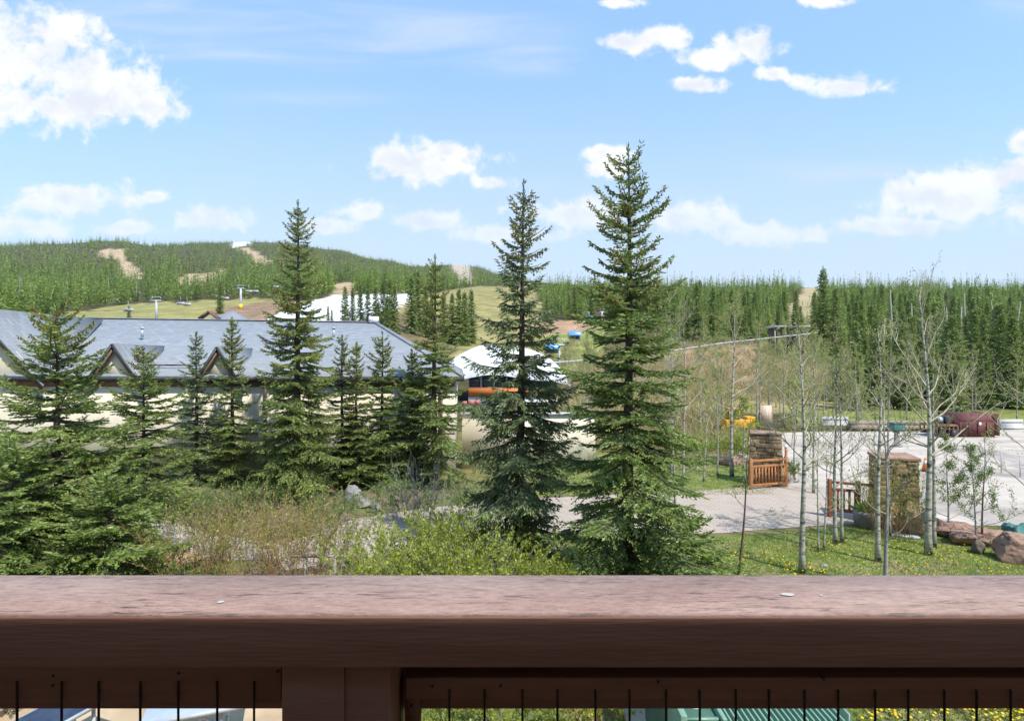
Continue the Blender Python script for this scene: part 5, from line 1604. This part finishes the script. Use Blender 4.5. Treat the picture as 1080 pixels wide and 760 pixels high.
    b = Acc(); b.box((x - .1, dd, .85), (1.9, .9, .55)); b.box((x + .62, dd, 1.2), (.55, .8, .25)); b.build('body', M['amber'], t, bevel=.05)
    b = Acc()
    for sx in (-1, 1):
        for sy in (-1, 1): b.box((x - .45 + sx * .32, dd + sy * .32, 1.45), (.05, .05, .75))
    b.box((x - .45, dd, 1.85), (.8, .8, .07)); b.build('cab', M['amber'], t)
    b = Acc(); b.box((x - .45, dd, 1.42), (.58, .58, .66)); b.build('cab_glass', M['glass_dark'], t)
    b = Acc(); b.beam((x - .8, dd - .3, .95), (x - 1.55, dd - .3, .35), .1, .12); b.beam((x - .8, dd + .3, .95), (x - 1.55, dd + .3, .35), .1, .12); b.build('arm', M['amber'], t)
    b = Acc(); V = [(x - 1.5, 0, .6), (x - 1.55, 0, .15), (x - 1.95, 0, .1)]
    P = A_([(vx, dd + s * .6, vz) for s in (-1, 1) for (vx, _, vz) in V]); b.add(np.concatenate([P, P + A_([.05, 0, .05])]), [[0, 1, 4, 3], [1, 2, 5, 4], [6, 9, 10, 7], [7, 10, 11, 8]]); b.build('bucket', M['rust'], t)
    for sx in (-.6, .6):
        for sy in (-.48, .48):
            b = Acc(); b.tube([(x + sx, dd + sy - .1, .36), (x + sx, dd + sy + .1, .36)], .36, 18); o = b.build('wheel', M['dark_metal'], t)
            b = Acc(); b.tube([(x + sx, dd + sy - .115, .36), (x + sx, dd + sy + .115, .36)], .16, 12); b.build('rim', M['amber'], o)
    # tan board sign / panel
    dd = 41.0; x = (808 - 540) / F * dd
    t = thing('notice_board', 'tan upright panel on two posts beyond the far pillar', 'board', (x, dd, 0))
    b = Acc(); b.box((x, dd, 1.1), (.8, .08, 1.35)); b.build('panel', M['tan_panel'], t)
    for s in (-1, 1):
        b = Acc(); b.box((x + s * .43, dd, .95), (.06, .1, 1.9)); b.build('post', M['weathered'], t)
    # shed on the slope and pale pipe running down to it
    d = 96.0; u0, u1 = 816, 852
    xa, xb = (u0 - 540) / F * d, (u1 - 540) / F * d; zg = float(gz((xa + xb) / 2, d)); zt = CAMZ + (380 - 345) / F * d
    t = thing('shed', 'dark open shed with pale flat roof on the slope under the forest cut', 'shed', ((xa + xb) / 2, d, zg))
    b = Acc(); b.box(((xa + xb) / 2, d + 1.6, (zg + zt) / 2 - .3), (xb - xa - .6, 2.2, zt - zg + .4)); b.build('wall', M['dark_soffit'], t)
    b = Acc(); b.box(((xa + xb) / 2, d + 1.4, zt + .1), (xb - xa + .4, 3.6, .3)); b.build('roof', M['grey_metal'], t)
    for k in range(4):
        x = xa + .2 + (xb - xa - .4) * k / 3; b = Acc(); b.box((x, d, (zg + zt) / 2 - .2), (.22, .22, zt - zg + .3)); b.build('post', M['weathered'], t)
    pts = [at(u, v, dd) for u, v, dd in [(560, 384, 62), (640, 378, 64), (700, 371, 66), (760, 362, 68), (810, 356.5, 70), (862, 351, 72)]]
    t = thing('conveyor_pipe', 'long pale pipe crossing the brushy slope on slim supports', 'pipe', (pts[2][0], pts[2][1], float(gz(pts[2][0], pts[2][1]))))
    P = A_(pts); s = np.linspace(0, 5, 40); P = np.stack([np.interp(s, np.arange(6), P[:, i]) for i in range(3)], 1)
    b = Acc(); b.tube(P, .075, 8); b.build('pipe', M['grey_metal'], t, smooth=True)
    for k in range(2, 40, 7):
        p = P[k]; g0 = float(gz(p[0], p[1])); b = Acc(); b.tube([(p[0], p[1], min(g0, p[2] - .5)), (p[0], p[1], p[2] - .12)], .06, 6); b.build('support', M['weathered'], t)


build_lot_things()


# ------------------------------------------------------------------ below the rail: tables, transformer
def build_below():
    A_ = np.array

    def table(label, c, L_, W, rz, mat, h=.74, thick=.045):
        t = thing('folding_table', label, 'table', (c[0], c[1], .006))
        ca, sa = math.cos(rz), math.sin(rz)
        loc = lambda x, y, z: A_([c[0] + x * ca - y * sa, c[1] + x * sa + y * ca, z])
        a = Acc(); a.box((c[0], c[1], h - thick / 2), (L_, W, thick), rz); a.build('tabletop', M[mat], t, bevel=.01)
        for s in (-1, 1):
            a = Acc(); a.beam(loc(-L_ / 2, s * (W / 2 + .008), h - .03), loc(L_ / 2, s * (W / 2 + .008), h - .03), .016, .05); a.build('edge_trim', M['grey_metal'], t)
        for sx in (-1, 1):
            for sy in (-1, 1):
                a = Acc(); a.tube([loc(sx * (L_ / 2 - .35), sy * (W / 2 - .1), .008), loc(sx * (L_ / 2 - .35), sy * (W / 2 - .1), h - thick)], .022, 8); a.build('leg', M['grey_metal'], t)
            a = Acc(); a.beam(loc(sx * (L_ / 2 - .35), -W / 2 + .1, .25), loc(sx * (L_ / 2 - .35), W / 2 - .1, .25), .03, .03); a.build('cross_bar', M['grey_metal'], t)
            a = Acc(); a.beam(loc(sx * (L_ / 2 - .35), 0, .27), loc(sx * (L_ / 2 - .9), 0, h - thick), .025, .025); a.build('brace', M['grey_metal'], t)
    # navy table runs away from the viewer; pale one runs to the right
    table('navy blue tabletop with pale metal edge on the patio below the rail', (-5.62, 6.70), 1.8, .56, R_(70), 'navy')
    e = A_([.94, .34]); e = e / np.linalg.norm(e); nrm_ = A_([-e[1], e[0]])
    end = A_([-3.245, 7.08])
    c = end - e * .60 + nrm_ * .40
    table('pale grey tabletop on steel legs on the patio left of the balcony post', c, 1.2, .76, math.atan2(e[1], e[0]), 'pale_table')
    # transformer cabinet with cooling fins
    yf = 6.13; zt = 1.20
    X = lambda u: (u - 540) / F * yf
    x0, x1 = X(718), X(897)
    t = thing('transformer', 'green steel transformer with a row of cooling fins, seen through the rods', 'transformer', ((x0 + x1) / 2, yf + .8, 0))
    b = Acc(); b.box(((x0 + x1) / 2, yf + .9, .06), (x1 - x0 + .5, 2.1, .12)); b.build('pad', M['concrete'], t)
    xa = X(766)
    b = Acc(); b.box(((x0 + x1) / 2 , yf + 1.05, .12 + (zt - .12) / 2), (x1 - x0, 1.2, zt - .12)); b.build('tank', M['green_metal'], t, bevel=.01)
    b = Acc(); b.box(((x0 + xa) / 2, yf + .225, .12 + (zt - .22) / 2), (xa - x0 - .03, .44, zt - .22)); o = b.build('cabinet', M['green_metal'], t, bevel=.01)
    b = Acc(); b.box((x0 + .02, yf + .2, .66), (.07, .52, 1.10)); b.build('cabinet_edge', M['green_light'], t, bevel=.006)
    b = Acc(); b.box((xa - .03, yf + .2, .64), (.05, .50, 1.06)); b.build('cabinet_edge', M['green_light'], t, bevel=.006)
    b = Acc(); b.box((X(742), yf + .30, zt - .0985), (.075, .11, .003)); b.build('sticker', M['white_paint'], t)
    b = Acc(); b.box(((x0 + xa) / 2, yf + .04, zt - .085), (xa - x0 - .12, .04, .03)); b.build('ledge', M['green_light'], t)
    n = 20
    for i in range(n):
        x = xa + .05 + (x1 - .07 - xa - .05) * i / (n - 1)
        b = Acc(); b.box((x, yf + .225, .12 + (zt - .2) / 2 + .03), (.022, .45, zt - .24)); b.build('cooling_fin', M['green_light'], t, bevel=.004)
    b = Acc(); b.box((x1 + .02, yf + .5, .64), (.05, .9, 1.04)); b.build('side_panel', M['green_metal'], t)


build_below()


# ------------------------------------------------------------------ conifers of the hillsides
def conifer_arrays(r, tiers, per, slim=1.0, lean=0.0):
    """unit-height conifer: needle sprays set over a slim uneven cone, sparse at the tip"""
    n = tiers * per
    f = np.sort(1 - np.sqrt(r.random(n)) * .97)                # more sprays low down
    a = r.uniform(0, 6.283, n)
    lob = 1 + .22 * np.sin(a * 3 + f * 21 + r.uniform(0, 6)) + .14 * np.sin(f * 60 + a)
    rad = (.115 * (1 - f) ** .8 * np.clip(.65 + f * 4, 0, 1) + .006) * slim * lob
    inn = r.uniform(.25, .75, n)
    z = .07 + .90 * f
    P = np.stack([np.cos(a) * rad * inn, np.sin(a) * rad * inn, z], 1)
    D = nrm(np.stack([np.cos(a), np.sin(a), r.uniform(-1.0, .15, n)], 1))
    k = (150.0 / n) ** .5
    Lg = (.016 + rad * .55) * r.uniform(.7, 1.3, n) * (.55 + .45 * k)
    W = (.010 + .020 * (1 - f)) * k * r.uniform(.7, 1.3, n)
    tn = np.clip(r.normal(.45, .2, n), 0, 1)
    P = np.concatenate([P, [[0, 0, .84], [0, 0, .88]]]); D = np.concatenate([D, [[0, 0, 1.]] * 2])
    return P, D, np.concatenate([Lg, [.09, .10]]), np.concatenate([W, [.022, .014]]), np.concatenate([tn, [.4, .4]])


def conifer_mesh(r, tiers, per, slim=1.0):
    a = Acc(); P, D, Lg, W, tn = conifer_arrays(r, tiers, per, slim)
    a.diamonds(P, D, Lg, W, r, tn, .5, .6)
    a.diamonds(np.array([[0, 0, .9]] * 2), np.array([[0, 0, 1.]] * 2), .11, .02, r, np.array([.5] * 2))
    return a


rf = np.random.default_rng(404)
CONIFER = []
for k in range(7):
    w_, a_, _c = spruce_arrays(900 + k, 10.0, [1.15, 1.35, 1.5, 1.25, 1.7, 1.05, 1.4][k], z0=.5, dens=.30, tw=.34, wdt=.115, cones=0, droop=.25, full=1.15)
    a_.V = [v / 10 for v in a_.V]
    CONIFER.append(a_.mesh('crown', M['conifer']))
tk = Acc(); tk.tube([(0, 0, -.02), (0, 0, .4), (0, 0, .95)], [.014, .010, .002], 6, cap=False)
TRUNK = tk.mesh('trunk', M['bark'])


def conifer_thing(x, y, H, wide, label, group):
    z = float(gz(x, y)) - .05
    t = thing('conifer_tree', label, 'conifer tree', (x, y, z), group)
    t.scale = (H * wide, H * wide, H); t.rotation_euler = (0, 0, rf.uniform(0, 6.28))
    for nm, me in (('trunk', TRUNK), ('crown', CONIFER[rf.integers(0, 7)])):
        o = bpy.data.objects.new(nm, me); COL.objects.link(o); o.parent = t


n_con = 0
taken = []
# named clumps: (u, tip v, foot v)
clump = [(364, 301, 352), (372, 303, 352), (380, 299, 355), (388, 304, 356), (396, 300, 358), (404, 296, 360), (411, 292, 362), (416, 300, 362), (408, 312, 366), (399, 318, 366),
         (346, 322, 346), (350, 326, 346)]
for (u, vt, vb) in clump:
    d = d_for(u, vb); H = (vb - vt) * d / F
    conifer_thing((u - 540) / F * d, d, H, .95, 'narrow dark conifer in the clump beside the snow strip', 'conifers in the clump beside the snow strip'); n_con += 1
for (u, vt, vb) in [(434, 290, 352), (441, 284, 350), (449, 300, 356), (468, 306, 360), (477, 308, 362), (484, 303, 364), (490, 306, 364), (497, 304, 362), (455, 312, 358)]:
    d = d_for(u, vb); H = (vb - vt) * d / F
    conifer_thing((u - 540) / F * d, d, H, .95, 'narrow dark conifer on the left edge of the grassy slope', 'conifers on the left edge of the grassy slope'); n_con += 1
for (u, vt, vb, lab) in [(136, 322, 338, 'small dark conifer standing left of the lift tower on the meadow'), (232, 296, 331, 'bushy conifer right behind the small pyramid roof')]:
    d = d_for(u, vb); H = (vb - vt) * d / F
    conifer_thing((u - 540) / F * d, d, H, 1.2, lab, None); n_con += 1
# rust-coloured small conifer by the lift
d = d_for(596, 386)
t = thing('conifer_tree', 'rust-coloured small conifer beside the blue lift chairs', 'conifer tree', ((596 - 540) / F * d, d, float(gz((596 - 540) / F * d, d))))
a = conifer_mesh(rf, 16, 9, 1.3)
for V in a.V: V *= 4.0
a.build('crown', M['dry_leaf'], t, world=False)
a = Acc(); a.tube([(0, 0, 0), (0, 0, 3.5)], [.06, .02], 6); a.build('trunk', M['bark'], t, world=False)

# hillside forest by rejection over the land
KEEP_OUT = [p for nm, p, c, k in COVERS if k]


def ok_spot(u, v, d):
    for p in KEEP_OUT:
        if inpoly(np.array([u]), np.array([v]), p)[0]: return False
    return True


# right-hand and middle near forest as single trees, nearest first
near = []
tries = 0
while len(near) < 232 and tries < 30000:
    tries += 1
    u = rf.uniform(556, 1120); d = math.exp(rf.uniform(math.log(56), math.log(185)))
    v = float(gv(u, d))
    if u < 860 and v > 362: continue
    if u < 700 and v > 350: continue
    if v > 434 or not ok_spot(u, v, d): continue
    x = (u - 540) / F * d
    if any((x - a) ** 2 + (d - b) ** 2 < 3.2 + d * .03 for a, b in near): continue
    near.append((x, d))
for (x, d) in near:
    u = 540 + F * x / d
    H = rf.choice([rf.uniform(6.5, 10.5), rf.uniform(10.5, 13.0)], p=[.85, .15])
    if u > 860: H *= .88
    if 812 < u < 880 and d > 90: H *= .85
    lab, grp = ('dense dark conifer in the forest edge behind the lot', 'conifers in the forest edge behind the lot') if u > 858 else (('tall dark conifer in the forest above the brushy slope', 'conifers in the forest above the brushy slope') if u > 690 else ('dark conifer in the forest above the bubble chairlift', 'conifers in the forest above the bubble chairlift'))
    conifer_thing(x, d, H, rf.uniform(.9, 1.25), lab, grp); n_con += 1
# a taller pair at the cut
for u, vt, d in [(868, 280, 92), (881, 300, 88), (859, 306, 90)]:
    x = (u - 540) / F * d; H = CAMZ - (vt - 380) / F * d - float(gz(x, d))
    conifer_thing(x, d, H, .8, 'tall slim conifer standing right of the forest cut', 'slim conifers right of the forest cut')

# the mass of the far woods: one object
fo = Acc()
kinds = {}
for lod, (ti, pe) in {0: (20, 11), 1: (12, 8), 2: (8, 5)}.items():
    kinds[lod] = [conifer_arrays(rf, ti, pe, rf.uniform(.9, 1.3)) for _ in range(6)]


def far_trees(n, u0, u1, d0, d1, power=.5, tall=1.0):
    cnt = 0
    U = rf.uniform(u0, u1, n); q = rf.random(n)
    Dl = (d0 ** power + (d1 ** power - d0 ** power) * q) ** (1 / power)
    V = gv(U, Dl)
    keep = np.ones(n, bool)
    for p in KEEP_OUT:
        keep &= ~inpoly(U + rf.normal(0, .8, n), V, p)
    keep &= ~((V > 352) & (U < 700))
    keep &= ~((V > 362) & (U < 862)) & (V < 434)
    keep &= ~((U < 560) & (Dl < 150))
    U, Dl = U[keep], Dl[keep]
    X = (U - 540) / F * Dl; Z = gz(X, Dl)
    dead = rf.random(len(U))
    for x, y, z, dd in zip(X, Dl, Z, dead):
        lod = 0 if y < 260 else (1 if y < 620 else 2)
        P, D, Lg, W, tn = kinds[lod][rf.integers(0, 6)]
        H = rf.choice([rf.uniform(6.5, 11), rf.uniform(10, 15.5)], p=[.88, .12]) * tall * (1 if y < 500 else 1.1); sl = rf.uniform(.85, 1.25) * (1.0 if y < 400 else 1.25)
        a = rf.uniform(0, 6.28); ca, sa = math.cos(a), math.sin(a)
        Dr = np.column_stack([D[:, 0] * ca - D[:, 1] * sa, D[:, 0] * sa + D[:, 1] * ca, D[:, 2]])
        tt = rf.normal(.1, .22)
        fo.diamonds(P * H + np.array([x, y, z - .1]), Dr, Lg * H * sl, W * H * sl, rf, np.clip(tn + tt, 0, 1), .5, .6)


far_trees(2500, -80, 560, 150, 420, .6, 1.3)
far_trees(4600, -80, 560, 400, 1250, .4, 1.2)
far_trees(1800, 160, 560, 1100, 1750, .6)
far_trees(3600, 545, 1180, 110, 420, .7, .9)
far_trees(500, 1080, 1300, 56, 300, .6)
o = fo.build('forest', M['forest']); tag(o, 'dense green conifer forest covering the far hillsides', 'forest', kind='stuff')
# grey dead snags in the forest
for i in range(26):
    u = rf.uniform(0, 300) if i < 18 else rf.uniform(900, 1075)
    d = rf.uniform(170, 330) if i < 18 else rf.uniform(62, 110)
    x = (u - 540) / F * d; z = float(gz(x, d)); H = rf.uniform(9, 12.5)
    if not ok_spot(u, float(gv(u, d)), d): continue
    a = Acc(); a.tube([(0, 0, -.3), (rf.normal(0, .2), 0, H * .5), (rf.normal(0, .4), 0, H)], [.22, .16, .05], 5)
    for k in range(14):
        zz = rf.uniform(.3, .95) * H; an = rf.uniform(0, 6.28); L_ = (1 - zz / H) * 1.8 + .3
        a.tube([(0, 0, zz), (math.cos(an) * L_, math.sin(an) * L_, zz + rf.uniform(-.3, .3))], [.05, .015], 3, cap=False)
    o = a.build('dead_tree', M['grey_wood']); o.location = (x, d, z)
    tag(o, 'grey bare dead tree standing in the left hillside forest' if i < 18 else 'grey bare dead tree standing in the forest behind the lot', 'dead tree', 'dead trees in the left hillside forest' if i < 18 else 'dead trees in the forest behind the lot')


# ------------------------------------------------------------------ chairlifts
def tower(u, v_arm, v_base, lab, arm_px=18, d=None, yellow=False):
    d = d or d_for(u, v_base)
    x = (u - 540) / F * d; zg = float(gz(x, d)); zt = CAMZ - (v_arm - 380) / F * d
    t = thing('lift_tower', lab, 'lift tower', (x, d, zg), 'chairlift towers')
    a = Acc(); a.tube([(x, d, zg - .3), (x, d, zt)], [.32 * d / 150, .26 * d / 150], 10); a.build('pole', M['grey_metal'], t, smooth=True)
    w = arm_px / F * d
    a = Acc(); a.beam((x - w / 2, d, zt), (x + w / 2, d, zt), .35, .35); a.build('crossarm', M['grey_metal'], t)
    for s in (-1, 1):
        a = Acc(); a.box((x + s * w / 2, d, zt + .35), (.4, 2.6, .3)); a.build('sheave_train', M['dark_metal'], t)
        a = Acc(); a.beam((x + s * w * .42, d, zt + .15), (x + s * w * .25, d, zt + 1.0), .12, .12); a.beam((x + s * w * .25, d, zt + 1.0), (x, d, zt + 1.0), .12, .12); a.build('lifting_frame', M['grey_metal'], t)
    if yellow:
        a = Acc(); a.tube([(x, d, zg), (x, d, zg + 1.6)], .48 * d / 150, 10); a.build('pad', M['yellow_pad'], t)
    return np.array([x, d, zt]), w


def chair(p, lab, sc=1.0, bubble=False, grp='chairlift chairs'):
    t = thing('lift_chair', lab, 'lift chair', p, grp)
    L = lambda x, y, z: np.array(p) + np.array([x, y, z]) * sc
    a = Acc(); a.tube([L(0, 0, 2.6), L(.1, 0, 1.6), L(0, .2, .7)], .05 * sc, 5); a.build('hanger', M['grey_metal'], t)
    a = Acc(); a.box(L(0, 0, 0), np.array((2.3, .5, .12)) * sc); a.build('seat', M['navy'] if bubble else M['dark_metal'], t)
    a = Acc(); a.box(L(0, .28, .4), np.array((2.3, .08, .6)) * sc); a.build('backrest', M['navy'] if bubble else M['grey_metal'], t)
    for s in (-1, 1):
        a = Acc(); a.tube([L(s * 1.15, -.25, -.02), L(s * 1.15, .25, 0), L(s * 1.1, .25, .8), L(0, .2, .8)], .035 * sc, 5); a.build('side_frame', M['grey_metal'], t)
    if bubble:
        a = Acc(); k = 9
        V = []
        for i in range(k):
            an = math.pi * (.02 + .96 * i / (k - 1))
            for x in (-1.3, -.8, .8, 1.3):
                s = 1 if abs(x) < 1 else .8
                V.append(L(x, -.75 * math.cos(an) * s - .1, .65 + .95 * math.sin(an) * s))
        V = np.array(V)
        a.add(V, [[i * 4 + j, i * 4 + j + 1, i * 4 + 5 + j, i * 4 + 4 + j] for i in range(k - 1) for j in range(3)])
        a.build('bubble_cover', M['blue_bubble'], t, smooth=True)


def cable(name, lab, pts, r):
    t = np.array(pts); s = np.linspace(0, len(t) - 1, 24)
    P = np.stack([np.interp(s, np.arange(len(t)), t[:, i]) for i in range(3)], 1)
    fr = s - np.floor(s); P[:, 2] -= 4 * fr * (1 - fr) * .8
    a = Acc(); a.tube(P, r, 5); o = a.build(name, M['dark_metal']); tag(o, lab, 'cable', 'chairlift cables')


a1, w1 = tower(165, 317, 334, 'pale chairlift tower rising behind the lodge ridge left of the pyramid roof', 15, d=150)
a2, w2 = tower(254, 304, 326, 'chairlift tower with yellow base pad behind the lodge ridge', 10, yellow=True)
far = at(405, 303, 330)
for s, nm in ((-1, 'near line'), (1, 'far line')):
    o_ = np.array([1, 0, 0])
    cable('lift_cable', 'thin dark chairlift cable over the meadow behind the lodge, ' + ('left strand' if s < 0 else 'right strand'), [at(100, 328, 120) + o_ * s * w1 / 2, a1 + o_ * s * w1 / 2 + np.array([0, 0, .5]), a2 + o_ * s * w2 / 2 + np.array([0, 0, .5]), far + o_ * s * 2], .035)
for (u, v, d, lab) in [(135, 328, 140, 'blue-grey lift chair behind the lodge ridge left of the near tower'), (190, 321, 165, 'lift chair low over the meadow, left of two'), (197, 322, 167, 'lift chair low over the meadow, right of two'),
                       (231, 314, 172, 'lift chair above the small pyramid roof'), (237, 315.5, 168, 'lift chair touching the right side of another above the pyramid roof'), (262, 308, 195, 'lift chair right of the tower with the yellow pad'), (269, 308, 200, 'lift chair second to the right of the yellow-padded tower'),
                       (291, 303, 240, 'small lift chair left of the slender coned spruce top'), (334, 303, 260, 'small lift chair right of the slender coned spruce')]:
    chair(at(u, v, d), lab, .95)
b1, v1 = tower(590, 364, 389, 'grey lift terminal tower with blue chair beside the pavilion roof', 17)
b2, v2 = tower(635, 329, 344, 'slim pale lift tower between the two big spruces on the green slope', 7)
for s in (-1, 1):
    cable('lift_cable', 'thin cable of the blue bubble chairlift, ' + ('left strand' if s < 0 else 'right strand'), [b1 + np.array([s * v1 / 2, 0, .5]), b2 + np.array([s * v2 / 2, 0, .5])], .03)
chair(at(606, 357.5, 97), 'lower blue-bubbled lift chair on the green slope', .85, True, 'blue bubble chairs')
chair(at(621, 341.5, 118), 'upper blue-bubbled lift chair before the forest edge', 1.0, True, 'blue bubble chairs')
chair(at(582, 372, 82), 'blue-bubbled lift chair hanging at the terminal by the pavilion', .8, True, 'blue bubble chairs')


# ------------------------------------------------------------------ the air
hz = Acc(); hz.box((0, 1200, 189), (9000, 3200, 380))
hm = bpy.data.materials.new('pale_air'); hm.use_nodes = True
hm.node_tree.nodes.clear()
hv = hm.node_tree.nodes.new('ShaderNodeVolumePrincipled')
hv.inputs['Color'].default_value = (0.86, 0.92, 1.0, 1)
hv.inputs['Density'].default_value = 0.00006
ho = hm.node_tree.nodes.new('ShaderNodeOutputMaterial')
hm.node_tree.links.new(hv.outputs[0], ho.inputs['Volume'])
o = hz.build('haze', hm); o['kind'] = 'stuff'; o['label'] = 'thin pale air over the far hills'

print('conifers', n_con, 'near', len(near))
